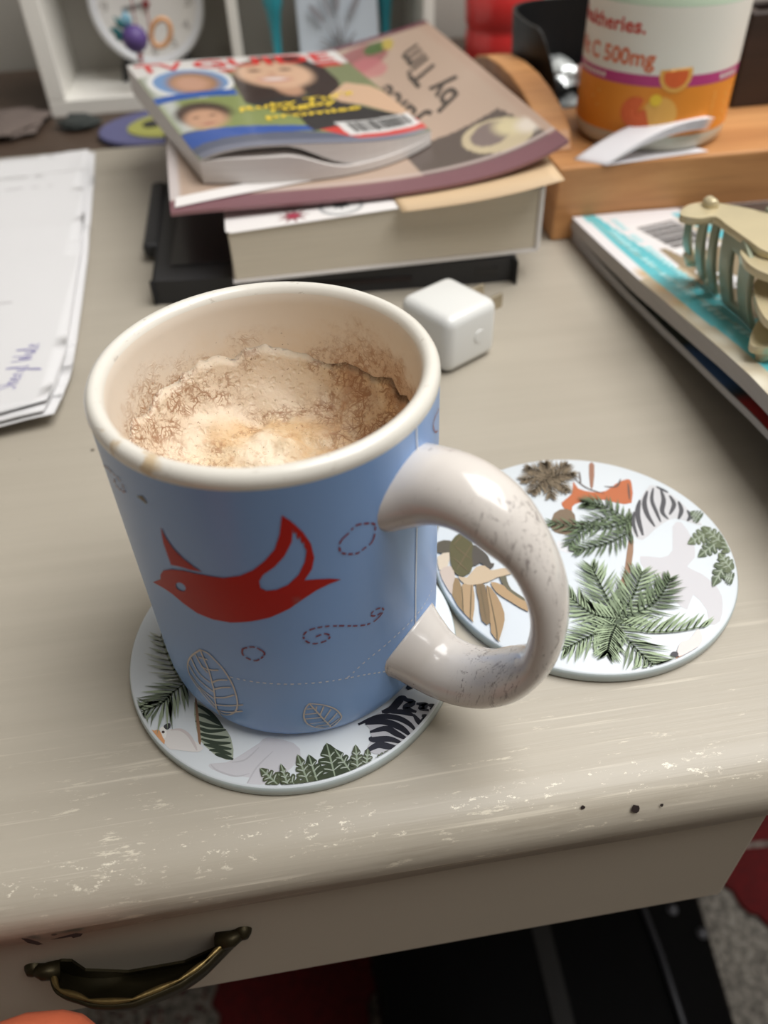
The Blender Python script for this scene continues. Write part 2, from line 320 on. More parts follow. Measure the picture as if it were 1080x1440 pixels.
D = {
  'bird': [(-2.5281,5.766),(-2.4125,6.213),(-2.3957,6.419),(-2.3544,6.66),(-2.2764,6.886),(-2.1783,7.038),(-2.0592,7.096),(-1.9317,7.124),(-1.8345,7.254),(-1.7563,7.448),(-1.686,7.727),(-1.6245,8.054),(-1.5869,8.472),(-1.5601,9.0),(-1.5192,8.798),(-1.4692,8.442),(-1.4352,8.047),(-1.4273,7.612),(-1.4476,7.274),(-1.4963,6.971),(-1.4336,6.923),(-1.3609,6.831),(-1.2921,6.681),(-1.3642,6.661),(-1.4416,6.56),(-1.5203,6.355),(-1.6001,6.108),(-1.7183,5.846),(-1.8364,5.689),(-1.9585,5.564),(-2.0629,5.54),(-2.1708,5.592),(-2.2577,5.74),(-2.3377,5.9),(-2.4139,5.906),(-2.4758,5.844)],
  'bird_holes': [[(-1.5165,8.587),(-1.5314,8.214),(-1.5798,7.824),(-1.6404,7.523),(-1.7086,7.296),(-1.7367,7.087),(-1.7367,6.87),(-1.7077,6.767),(-1.6536,6.782),(-1.5876,6.906),(-1.5216,7.181),(-1.4786,7.553),(-1.4619,7.881),(-1.4698,7.991),(-1.4711,8.151),(-1.4827,8.105),(-1.4858,8.325),(-1.5016,8.243),(-1.5024,8.478),(-1.5138,8.431)],[(-2.2098,6.325),(-2.2187,6.28),(-2.2297,6.244),(-2.242,6.219),(-2.2543,6.209),(-2.2653,6.214),(-2.2739,6.234),(-2.2791,6.268),(-2.2803,6.313),(-2.2775,6.364),(-2.2708,6.416),(-2.2613,6.463),(-2.2497,6.501),(-2.2375,6.525),(-2.2256,6.534),(-2.2153,6.526),(-2.2074,6.503),(-2.2027,6.467),(-2.2015,6.423),(-2.2039,6.374)]],
  'feather': [(-2.2575,8.257),(-2.2433,7.964),(-2.2058,7.676),(-2.1539,7.454),(-2.0998,7.296),(-2.0546,7.188),(-2.1283,7.156),(-2.1946,7.138),(-2.2643,7.064),(-2.2707,7.393),(-2.2745,7.75)],
  'red_dash': [[(-1.1321,8.1),(-1.0654,7.93),(-1.0668,7.629),(-1.0918,7.413),(-1.1426,7.35),(-1.1852,7.302),(-1.2628,7.458),(-1.2847,7.635),(-1.2747,7.87),(-1.2239,8.021),(-1.1823,8.152),(-1.1321,8.1)],[(-1.4769,4.956),(-1.427,4.993),(-1.3973,4.88),(-1.406,4.744),(-1.453,4.694),(-1.5016,4.724),(-1.5407,4.885),(-1.5451,5.102),(-1.5091,5.246),(-1.4313,5.26),(-1.334,5.12),(-1.2111,4.835),(-1.1327,4.709),(-1.0716,4.752),(-1.0321,4.904),(-1.0558,5.065),(-1.1042,5.1),(-1.1244,4.998),(-1.0947,4.886),(-1.0528,4.87)],[(-1.9199,4.605),(-1.8509,4.732),(-1.7971,4.574),(-1.7962,4.418),(-1.8499,4.186),(-1.8991,4.232),(-1.9281,4.39),(-1.9199,4.605)],[(-2.8544,8.56),(-2.7205,8.918),(-2.6296,9.037),(-2.5666,9.072),(-2.5266,9.058),(-2.5037,8.916),(-2.5079,8.749),(-2.551,8.684),(-2.6208,8.674),(-2.598,8.878)],[(-0.3285,9.173),(-0.4238,9.263),(-0.4823,9.216),(-0.4714,8.995),(-0.429,8.791),(-0.3604,8.62)]],
  'white_dot': [[(-2.0553,3.284),(-1.9235,3.282),(-1.7987,3.265),(-1.6574,3.221),(-1.5164,3.147),(-1.3065,2.962),(-1.1454,2.691),(-0.9583,2.192)],[(-1.3172,2.988),(-1.1859,3.34),(-1.0595,3.491),(-0.9174,3.593),(-0.7445,3.58),(-0.6075,3.538),(-0.48,3.52)]],
  'seam_line': [[(-0.7128,9.888),(-0.7102,9.363),(-0.6995,8.915),(-0.6589,8.59)],[(-0.7108,7.135),(-0.7217,5.848),(-0.7331,4.577),(-0.7365,3.157)]],
  'leaf_a': [[(-2.2343,4.029),(-2.3195,3.595),(-2.3814,3.196),(-2.425,2.764),(-2.4361,2.432),(-2.4169,2.142),(-2.366,1.849),(-2.3066,1.582),(-2.2532,1.355),(-2.2231,1.188)],[(-2.2343,4.029),(-2.1797,4.025),(-2.1347,3.825),(-2.0903,3.528),(-2.0549,3.03),(-2.0458,2.537),(-2.0535,2.073),(-2.0806,1.713),(-2.1236,1.463),(-2.1861,1.227),(-2.2231,1.188)],[(-2.2343,4.029),(-2.2252,3.645),(-2.213,3.259),(-2.2154,2.679),(-2.2197,2.298),(-2.24,1.708),(-2.2483,1.13),(-2.232,0.74)],[(-2.2701,3.638),(-2.196,3.716)],[(-2.275,3.235),(-2.2159,3.251),(-2.1306,3.421)],[(-2.2154,2.679),(-2.1537,2.946),(-2.0821,3.094)],[(-2.2152,2.385),(-2.1442,2.633),(-2.0719,2.797)],[(-2.2289,1.97),(-2.1401,2.196),(-2.0623,2.477)],[(-2.2403,1.598),(-2.146,1.801),(-2.0122,2.114)],[(-2.2384,1.32),(-2.1337,1.518),(-2.0296,1.794)],[(-2.2947,3.68),(-2.2653,3.262),(-2.2309,3.071)],[(-2.3523,3.358),(-2.3198,2.819),(-2.2339,2.63)],[(-2.4009,2.918),(-2.3557,2.486),(-2.2287,2.228)],[(-2.4207,2.368),(-2.3535,2.044),(-2.2336,1.88)],[(-2.3734,1.977),(-2.3079,1.811),(-2.2416,1.468)]],
  'leaf_b': [[(-1.5769,2.301),(-1.4958,2.137),(-1.4254,1.848),(-1.3891,1.509),(-1.3865,1.266),(-1.4247,1.027),(-1.4661,0.862)],[(-1.5769,2.301),(-1.6075,2.073),(-1.6248,1.703),(-1.609,1.375),(-1.5711,1.13),(-1.5194,0.982),(-1.4661,0.862)],[(-1.5769,2.301),(-1.5341,1.841),(-1.4902,1.339),(-1.4546,0.874)],[(-1.5429,1.929),(-1.5346,2.116)],[(-1.5227,1.67),(-1.4889,2.051)],[(-1.5011,1.451),(-1.4451,1.854)],[(-1.4795,1.209),(-1.41,1.6)],[(-1.4653,1.024),(-1.3974,1.29)],[(-1.5572,2.053),(-1.5992,2.066)],[(-1.5348,1.811),(-1.6153,1.835)],[(-1.5158,1.583),(-1.6183,1.62)],[(-1.4945,1.345),(-1.5942,1.362)],[(-1.4767,1.124),(-1.5598,1.149)]],
  'smudge': [(-2.3881,8.898),(-2.3353,9.021),(-2.3079,8.864),(-2.3221,8.822),(-2.3621,8.882)],
  'c2_poly': [([(10.787,17.543),(11.434,17.352),(11.958,17.606),(12.424,18.689),(12.815,18.842),(12.813,17.876),(12.535,17.146),(12.126,16.809),(12.456,16.41),(12.683,15.711),(12.541,15.104),(12.129,14.448),(11.768,14.395),(11.938,14.968),(11.794,15.619),(11.353,15.075),(11.142,15.486),(11.131,16.39),(10.721,16.867)],(0.64,0.63,0.66)),([(8.294,18.727),(8.841,18.478),(8.706,18.074),(8.262,18.299)],(0.75,0.75,0.77)),([(12.525,20.903),(12.9,20.579),(13.19,19.949),(13.339,19.283),(13.45,18.57),(13.065,18.795),(12.695,19.064),(12.265,18.947),(11.769,18.662),(11.178,18.256),(10.964,18.517),(11.113,19.089),(11.41,19.651),(11.85,20.206)],(0.62,0.62,0.64)),('stroke',[(12.294,20.613),(11.945,20.026),(11.809,19.419),(11.827,18.802)],0.184,(0.09,0.09,0.1)),('stroke',[(12.566,20.727),(12.263,20.126),(12.173,19.506),(12.115,18.975)],0.142,(0.09,0.09,0.1)),('stroke',[(11.85,20.206),(11.474,19.483),(11.26,18.461)],0.184,(0.09,0.09,0.1)),('stroke',[(12.796,20.599),(12.676,20.047),(12.376,19.467),(12.425,19.069)],0.17,(0.09,0.09,0.1)),('stroke',[(12.978,20.234),(12.94,19.755),(12.568,19.274)],0.156,(0.09,0.09,0.1)),('stroke',[(13.158,19.874),(13.067,19.414),(12.777,19.002)],0.156,(0.09,0.09,0.1)),('stroke',[(13.27,19.375),(13.242,19.068),(13.034,18.846)],0.142,(0.09,0.09,0.1)),('stroke',[(11.41,19.651),(11.163,19.079),(11.055,18.426)],0.128,(0.09,0.09,0.1)),('stroke',[(12.703,20.784),(12.991,20.396)],0.128,(0.09,0.09,0.1)),([(9.842,21.625),(9.893,21.209),(10.334,20.924),(10.828,20.895),(11.342,21.216),(11.836,21.376),(11.892,21.109),(11.502,20.111),(10.966,20.214),(10.608,20.444),(10.078,20.513),(9.492,20.415),(9.289,20.135),(9.243,19.674),(9.001,19.111),(8.968,19.496),(9.056,20.259),(9.05,20.581),(9.567,20.972)],(0.52,0.16,0.07)),([(10.739,22.467),(10.923,22.395),(10.46,21.217),(10.354,21.238)],(0.35,0.18,0.12)),([(8.625,20.104),(9.108,20.249),(9.317,19.894),(9.018,19.003),(8.505,19.056),(8.294,19.396)],(0.22,0.16,0.11)),('stroke',[(9.938,21.744),(10.2,21.183),(10.719,20.75)],0.069,(0.12,0.09,0.08)),('stroke',[(10.861,21.14),(11.283,21.058),(11.592,21.424)],0.078,(0.12,0.09,0.08)),('stroke',[(10.237,22.121),(10.07,21.462)],0.069,(0.12,0.09,0.08)),('stroke',[(11.765,21.134),(11.488,20.275)],0.069,(0.12,0.09,0.08)),('stroke',[(8.904,18.98),(9.348,19.348),(9.599,19.453)],0.078,(0.12,0.09,0.08)),([(10.67,18.279),(10.837,18.248),(10.366,17.206),(9.745,16.177),(9.495,16.223),(10.039,16.994)],(0.33,0.2,0.13)),('stroke',[(11.304,19.829),(10.686,18.131)],0.12,(0.2,0.15,0.11)),([(13.529,18.859),(13.709,19.04),(13.741,19.166),(13.577,19.024),(13.717,19.204),(13.683,19.257),(13.523,19.106),(13.643,19.268),(13.587,19.293),(13.473,19.179),(13.544,19.295),(13.476,19.305),(13.339,19.283),(13.27,19.109),(13.25,19.017),(13.35,19.064),(13.234,18.96),(13.227,18.875),(13.376,18.967),(13.219,18.819),(13.238,18.753),(13.406,18.863),(13.252,18.707),(13.343,18.697)],(0.09,0.12,0.07)),('stroke',[(13.529,18.859),(13.434,19.07),(13.339,19.283)],0.05,(0.3,0.36,0.26)),('stroke',[(13.487,18.952),(13.57,19.078),(13.661,19.188)],0.035,(0.42,0.47,0.4)),('stroke',[(13.487,18.952),(13.375,18.894),(13.27,18.819)],0.035,(0.42,0.47,0.4)),('stroke',[(13.449,19.036),(13.52,19.151),(13.599,19.25)],0.035,(0.42,0.47,0.4)),('stroke',[(13.449,19.036),(13.349,18.99),(13.256,18.926)],0.035,(0.42,0.47,0.4)),('stroke',[(13.415,19.113),(13.461,19.205),(13.515,19.28)],0.035,(0.42,0.47,0.4)),('stroke',[(13.415,19.113),(13.339,19.089),(13.27,19.048)],0.035,(0.42,0.47,0.4)),([(13.488,18.188),(13.482,18.43),(13.334,18.447),(13.305,18.221),(13.239,18.398),(13.107,18.329),(13.098,18.114),(13.031,18.263),(12.908,18.166),(12.911,18.015),(12.841,18.097),(12.728,17.989),(12.558,17.779),(12.72,17.716),(12.828,17.706),(12.906,17.852),(12.891,17.695),(13.01,17.706),(13.091,17.917),(13.082,17.706),(13.212,17.752),(13.295,17.99),(13.304,17.786),(13.457,17.933)],(0.13,0.16,0.09)),('stroke',[(13.488,18.188),(13.02,17.982),(12.558,17.779)],0.05,(0.3,0.36,0.26)),('stroke',[(13.282,18.097),(13.212,18.196),(13.18,18.313)],0.035,(0.42,0.47,0.4)),('stroke',[(13.282,18.097),(13.201,17.933),(13.158,17.786)],0.035,(0.42,0.47,0.4)),('stroke',[(13.095,18.015),(13.024,18.097),(12.991,18.196)],0.035,(0.42,0.47,0.4)),('stroke',[(13.095,18.015),(13.016,17.868),(12.975,17.738)],0.035,(0.42,0.47,0.4)),('stroke',[(12.927,17.941),(12.856,17.99),(12.821,18.056)],0.035,(0.42,0.47,0.4)),('stroke',[(12.927,17.941),(12.85,17.827),(12.811,17.73)],0.035,(0.42,0.47,0.4)),([(13.64,17.72),(13.598,17.952),(13.425,17.937),(13.425,17.713),(13.323,17.869),(13.181,17.775),(13.202,17.565),(13.103,17.694),(12.975,17.574),(13.001,17.43),(12.909,17.494),(12.795,17.366),(12.631,17.128),(12.824,17.101),(12.95,17.114),(13.018,17.271),(13.024,17.117),(13.158,17.152),(13.221,17.373),(13.242,17.167),(13.384,17.239),(13.446,17.487),(13.486,17.292),(13.641,17.466)],(0.09,0.12,0.07)),('stroke',[(13.64,17.72),(13.131,17.421),(12.631,17.128)],0.05,(0.3,0.36,0.26)),('stroke',[(13.415,17.588),(13.321,17.669),(13.267,17.774)],0.035,(0.42,0.47,0.4)),('stroke',[(13.415,17.588),(13.346,17.412),(13.318,17.261)],0.035,(0.42,0.47,0.4)),('stroke',[(13.212,17.468),(13.119,17.533),(13.067,17.622)],0.035,(0.42,0.47,0.4)),('stroke',[(13.212,17.468),(13.142,17.31),(13.113,17.176)],0.035,(0.42,0.47,0.4)),('stroke',[(13.03,17.362),(12.941,17.394),(12.892,17.45)],0.035,(0.42,0.47,0.4)),('stroke',[(13.03,17.362),(12.958,17.236),(12.927,17.134)],0.035,(0.42,0.47,0.4)),([(13.723,17.56),(13.935,17.751),(13.961,17.959),(13.765,17.826),(13.925,18.048),(13.875,18.174),(13.684,18.02),(13.821,18.226),(13.744,18.319),(13.609,18.197),(13.687,18.357),(13.597,18.429),(13.418,18.5),(13.351,18.227),(13.336,18.071),(13.463,18.079),(13.323,17.977),(13.326,17.826),(13.509,17.879),(13.322,17.728),(13.356,17.592),(13.562,17.664),(13.381,17.496),(13.501,17.407)],(0.13,0.16,0.09)),('stroke',[(13.723,17.56),(13.572,18.025),(13.418,18.5)],0.05,(0.3,0.36,0.26)),('stroke',[(13.657,17.763),(13.749,17.931),(13.855,18.063)],0.035,(0.42,0.47,0.4)),('stroke',[(13.657,17.763),(13.517,17.744),(13.389,17.689)],0.035,(0.42,0.47,0.4)),('stroke',[(13.596,17.949),(13.674,18.107),(13.765,18.228)],0.035,(0.42,0.47,0.4)),('stroke',[(13.596,17.949),(13.47,17.942),(13.357,17.898)],0.035,(0.42,0.47,0.4)),('stroke',[(13.542,18.119),(13.59,18.254),(13.652,18.352)],0.035,(0.42,0.47,0.4)),('stroke',[(13.542,18.119),(13.444,18.135),(13.359,18.114)],0.035,(0.42,0.47,0.4)),([(13.554,16.886),(13.407,17.033),(13.197,16.909),(13.285,16.742),(13.096,16.794),(12.956,16.632),(13.064,16.489),(12.89,16.523),(12.779,16.353),(12.868,16.261),(12.728,16.251),(12.637,16.084),(12.527,15.805),(12.777,15.905),(12.928,15.993),(12.951,16.153),(13.019,16.041),(13.173,16.152),(13.164,16.358),(13.272,16.216),(13.422,16.361),(13.401,16.586),(13.53,16.465),(13.657,16.696)],(0.09,0.12,0.07)),('stroke',[(13.554,16.886),(13.032,16.336),(12.527,15.805)],0.05,(0.3,0.36,0.26)),('stroke',[(13.322,16.642),(13.172,16.642),(13.064,16.687)],0.035,(0.42,0.47,0.4)),('stroke',[(13.322,16.642),(13.305,16.466),(13.33,16.335)],0.035,(0.42,0.47,0.4)),('stroke',[(13.114,16.423),(12.974,16.413),(12.874,16.446)],0.035,(0.42,0.47,0.4)),('stroke',[(13.114,16.423),(13.09,16.26),(13.107,16.142)],0.035,(0.42,0.47,0.4)),('stroke',[(12.93,16.229),(12.807,16.197),(12.725,16.208)],0.035,(0.42,0.47,0.4)),('stroke',[(12.93,16.229),(12.89,16.089),(12.891,15.993)],0.035,(0.42,0.47,0.4)),([(13.452,16.359),(13.651,16.484),(13.71,16.653),(13.534,16.574),(13.699,16.733),(13.683,16.846),(13.507,16.75),(13.652,16.899),(13.609,16.989),(13.482,16.91),(13.572,17.03),(13.516,17.105),(13.391,17.196),(13.288,16.979),(13.247,16.851),(13.347,16.836),(13.219,16.775),(13.193,16.648),(13.346,16.662),(13.172,16.567),(13.173,16.447),(13.346,16.473),(13.174,16.362),(13.251,16.268)],(0.13,0.16,0.09)),('stroke',[(13.452,16.359),(13.421,16.773),(13.391,17.196)],0.05,(0.3,0.36,0.26)),('stroke',[(13.438,16.54),(13.541,16.665),(13.647,16.757)],0.035,(0.42,0.47,0.4)),('stroke',[(13.438,16.54),(13.326,16.548),(13.217,16.523)],0.035,(0.42,0.47,0.4)),('stroke',[(13.426,16.706),(13.516,16.824),(13.609,16.91)],0.035,(0.42,0.47,0.4)),('stroke',[(13.426,16.706),(13.327,16.721),(13.231,16.703)],0.035,(0.42,0.47,0.4)),('stroke',[(13.415,16.856),(13.478,16.961),(13.544,17.032)],0.035,(0.42,0.47,0.4)),('stroke',[(13.415,16.856),(13.343,16.887),(13.273,16.883)],0.035,(0.42,0.47,0.4)),([(13.726,17.133),(13.928,17.184),(14.035,17.346),(13.868,17.337),(14.055,17.441),(14.084,17.573),(13.911,17.544),(14.078,17.646),(14.077,17.766),(13.949,17.735),(14.063,17.829),(14.046,17.938),(13.98,18.095),(13.821,17.899),(13.742,17.774),(13.815,17.712),(13.693,17.7),(13.626,17.569),(13.752,17.517),(13.579,17.488),(13.537,17.354),(13.684,17.306),(13.508,17.258),(13.534,17.119)],(0.13,0.16,0.09)),('stroke',[(13.726,17.133),(13.851,17.608),(13.98,18.095)],0.05,(0.3,0.36,0.26)),('stroke',[(13.781,17.34),(13.907,17.434),(14.023,17.49)],0.035,(0.42,0.47,0.4)),('stroke',[(13.781,17.34),(13.695,17.398),(13.599,17.419)],0.035,(0.42,0.47,0.4)),('stroke',[(13.831,17.531),(13.945,17.623),(14.048,17.678)],0.035,(0.42,0.47,0.4)),('stroke',[(13.831,17.531),(13.758,17.592),(13.675,17.615)],0.035,(0.42,0.47,0.4)),('stroke',[(13.877,17.704),(13.964,17.793),(14.042,17.843)],0.035,(0.42,0.47,0.4)),('stroke',[(13.877,17.704),(13.831,17.77),(13.774,17.798)],0.035,(0.42,0.47,0.4)),([(13.319,15.985),(13.45,16.173),(13.453,16.264),(13.329,16.107),(13.423,16.278),(13.38,16.296),(13.261,16.135),(13.34,16.286),(13.282,16.277),(13.199,16.159),(13.241,16.26),(13.176,16.237),(13.052,16.166),(13.025,16.03),(13.025,15.964),(13.109,16.036),(13.022,15.922),(13.033,15.867),(13.153,15.987),(13.036,15.829),(13.068,15.796),(13.202,15.935),(13.091,15.774),(13.178,15.806)],(0.09,0.12,0.07)),('stroke',[(13.319,15.985),(13.186,16.075),(13.052,16.166)],0.05,(0.3,0.36,0.26)),('stroke',[(13.26,16.024),(13.312,16.137),(13.374,16.244)],0.035,(0.42,0.47,0.4)),('stroke',[(13.26,16.024),(13.167,15.941),(13.084,15.851)],0.035,(0.42,0.47,0.4)),('stroke',[(13.207,16.061),(13.249,16.161),(13.302,16.256)],0.035,(0.42,0.47,0.4)),('stroke',[(13.207,16.061),(13.123,15.989),(13.049,15.911)],0.035,(0.42,0.47,0.4)),('stroke',[(13.159,16.093),(13.183,16.17),(13.218,16.239)],0.035,(0.42,0.47,0.4)),('stroke',[(13.159,16.093),(13.093,16.046),(13.037,15.992)],0.035,(0.42,0.47,0.4)),([(11.315,14.242),(11.178,14.15),(10.883,13.915),(10.66,13.898),(10.375,13.611),(10.283,13.295),(10.387,13.112),(10.845,13.414),(11.25,13.791),(11.353,14.118)],(0.8,0.72,0.7)),([(10.346,13.46),(10.328,13.432),(10.301,13.41),(10.268,13.394),(10.231,13.386),(10.195,13.388),(10.162,13.398),(10.137,13.417),(10.121,13.442),(10.116,13.471),(10.123,13.5),(10.141,13.528),(10.168,13.551),(10.201,13.567),(10.238,13.575),(10.275,13.573),(10.307,13.562),(10.333,13.543),(10.349,13.518),(10.353,13.49)],(0.06,0.06,0.07)),([(10.302,13.379),(10.604,13.292),(10.477,13.151),(10.16,13.013)],(0.75,0.33,0.16)),([(10.327,13.375),(10.322,13.366),(10.313,13.358),(10.303,13.353),(10.291,13.35),(10.28,13.35),(10.27,13.354),(10.262,13.36),(10.258,13.368),(10.257,13.377),(10.259,13.387),(10.265,13.396),(10.273,13.404),(10.284,13.409),(10.295,13.412),(10.307,13.412),(10.317,13.408),(10.324,13.402),(10.329,13.394),(10.33,13.385)],(0.1,0.05,0.05)),([(4.253,19.4),(4.718,19.385),(4.597,18.829),(4.153,18.912)],(0.1,0.09,0.07)),([(4.111,18.708),(4.548,18.838),(4.368,18.241),(4.012,18.102)],(0.62,0.53,0.42)),([(3.998,18.036),(4.465,18.223),(4.495,17.674),(4.28,16.927),(4.126,17.345)],(0.55,0.46,0.4)),([(4.703,19.315),(5.166,19.746),(5.519,19.68),(5.192,18.088),(4.907,17.732),(4.653,17.712),(4.485,18.082),(4.558,18.766)],(0.11,0.1,0.05)),([(5.418,19.035),(5.632,18.85),(5.793,18.463),(5.806,18.111),(5.918,18.056),(5.739,17.849),(5.466,18.175),(5.192,18.088)],(0.09,0.08,0.07)),([(5.469,19.916),(5.621,19.887),(5.837,19.47),(6.256,18.661),(6.122,18.544),(5.879,18.804),(5.65,19.137)],(0.4,0.26,0.18)),([(4.495,17.674),(4.613,17.32),(4.368,16.035),(4.231,16.06),(4.233,16.936)],(0.29,0.2,0.11)),([(4.637,17.316),(4.992,17.25),(4.804,16.263),(4.515,15.646),(4.382,16.094)],(0.42,0.29,0.17)),([(5.086,17.233),(5.37,17.181),(5.175,15.645),(4.918,15.753),(5.015,16.538)],(0.2,0.14,0.08)),([(5.417,17.172),(5.635,16.678),(5.684,15.917),(5.485,15.35),(5.058,14.645),(5.083,15.246),(5.273,16.177)],(0.37,0.25,0.14)),([(5.591,17.271),(5.936,17.076),(6.181,16.706),(6.495,16.265),(6.444,15.839),(5.987,16.359),(5.667,16.8)],(0.44,0.3,0.17)),([(5.925,17.409),(6.141,17.469),(6.129,17.238),(6.168,16.837),(6.484,16.394),(6.412,16.312),(6.027,16.863)],(0.14,0.13,0.09)),([(4.605,17.721),(4.877,17.603),(5.273,18.004),(5.579,18.016),(5.722,17.784),(6.027,17.795),(6.526,17.771),(6.406,17.521),(5.83,17.426),(5.496,17.289),(4.992,17.25),(4.723,17.366)],(0.55,0.43,0.3)),('stroke',[(4.623,17.253),(4.405,16.09)],0.045,(0.16,0.12,0.07)),('stroke',[(4.945,17.259),(4.528,15.703)],0.045,(0.16,0.12,0.07)),('stroke',[(5.213,17.144),(5.054,15.728)],0.045,(0.16,0.12,0.07)),('stroke',[(5.449,17.1),(5.267,15.271),(5.065,14.672)],0.045,(0.16,0.12,0.07)),('stroke',[(4.806,19.077),(5.207,18.362)],0.045,(0.16,0.12,0.07)),('stroke',[(4.602,18.616),(4.985,17.853)],0.045,(0.16,0.12,0.07)),('stroke',[(5.25,19.656),(4.772,19.156)],0.045,(0.16,0.12,0.07)),('stroke',[(5.368,19.044),(4.615,17.99)],0.045,(0.16,0.12,0.07)),([(9.218,14.98),(9.185,14.926),(9.133,14.883),(9.067,14.853),(8.993,14.839),(8.918,14.843),(8.85,14.865),(8.795,14.902),(8.758,14.951),(8.743,15.007),(8.752,15.065),(8.784,15.118),(8.836,15.163),(8.903,15.193),(8.977,15.207),(9.053,15.203),(9.122,15.181),(9.177,15.143),(9.214,15.094),(9.228,15.037)],(0.07,0.1,0.06))],
  'c2_frond': [([(9.057,15.009),(9.035,16.128),(9.017,17.252)],1.1,0,(0.07,0.1,0.06),(0.38,0.48,0.3),15),([(9.033,15.073),(9.773,15.738),(10.529,16.768)],1.15,0,(0.07,0.1,0.06),(0.38,0.48,0.3),15),([(9.078,15.065),(8.375,15.375),(7.885,16.212)],1.0,0,(0.07,0.1,0.06),(0.38,0.48,0.3),15),([(8.949,14.85),(9.119,14.063),(9.387,13.347),(9.652,12.996)],1.15,0,(0.07,0.1,0.06),(0.38,0.48,0.3),15),([(8.949,14.85),(8.099,14.593),(7.145,14.251)],1.0,0,(0.07,0.1,0.06),(0.38,0.48,0.3),15),([(8.949,14.85),(8.588,14.389),(8.305,13.873)],0.8,0,(0.07,0.1,0.06),(0.38,0.48,0.3),15),([(9.102,15.001),(10.089,15.307),(10.76,15.746),(11.273,16.298)],0.95,0,(0.07,0.1,0.06),(0.16,0.22,0.12),15),([(9.059,14.889),(9.648,14.451),(10.529,14.291),(11.531,14.296)],1.1,1,(0.16,0.22,0.12),(0.38,0.48,0.3),15),([(11.028,18.953),(10.257,19.482),(9.375,19.116),(8.694,18.506)],0.75,0,(0.07,0.1,0.06),(0.16,0.22,0.12),13),([(10.919,18.674),(9.922,18.275),(8.826,18.122)],0.75,0,(0.07,0.1,0.06),(0.16,0.22,0.12),13),([(11.083,19.095),(10.471,20.068),(9.906,20.336)],0.75,0,(0.07,0.1,0.06),(0.16,0.22,0.12),13),([(11.111,19.166),(9.975,19.002),(8.339,19.539)],0.75,0,(0.07,0.1,0.06),(0.16,0.22,0.12),13),([(9.038,21.953),(8.583,22.05),(8.091,22.016)],0.6,0,(0.12,0.09,0.06),(0.27,0.21,0.14),9),([(9.038,21.953),(8.751,22.322),(8.42,22.562)],0.6,0,(0.12,0.09,0.06),(0.27,0.21,0.14),9),([(9.038,21.953),(9.087,22.388),(9.096,22.698)],0.6,0,(0.12,0.09,0.06),(0.27,0.21,0.14),9),([(9.038,21.953),(9.459,22.29),(9.844,22.498)],0.6,0,(0.12,0.09,0.06),(0.27,0.21,0.14),9),([(9.038,21.953),(9.482,22.005),(9.885,21.927)],0.6,0,(0.12,0.09,0.06),(0.27,0.21,0.14),9),([(9.038,21.953),(9.245,21.621),(9.408,21.168)],0.6,0,(0.12,0.09,0.06),(0.27,0.21,0.14),9),([(9.038,21.953),(8.929,21.513),(8.783,20.958)],0.6,0,(0.12,0.09,0.06),(0.27,0.21,0.14),9),([(9.038,21.953),(8.646,21.694),(8.223,21.313)],0.6,0,(0.12,0.09,0.06),(0.27,0.21,0.14),9)],
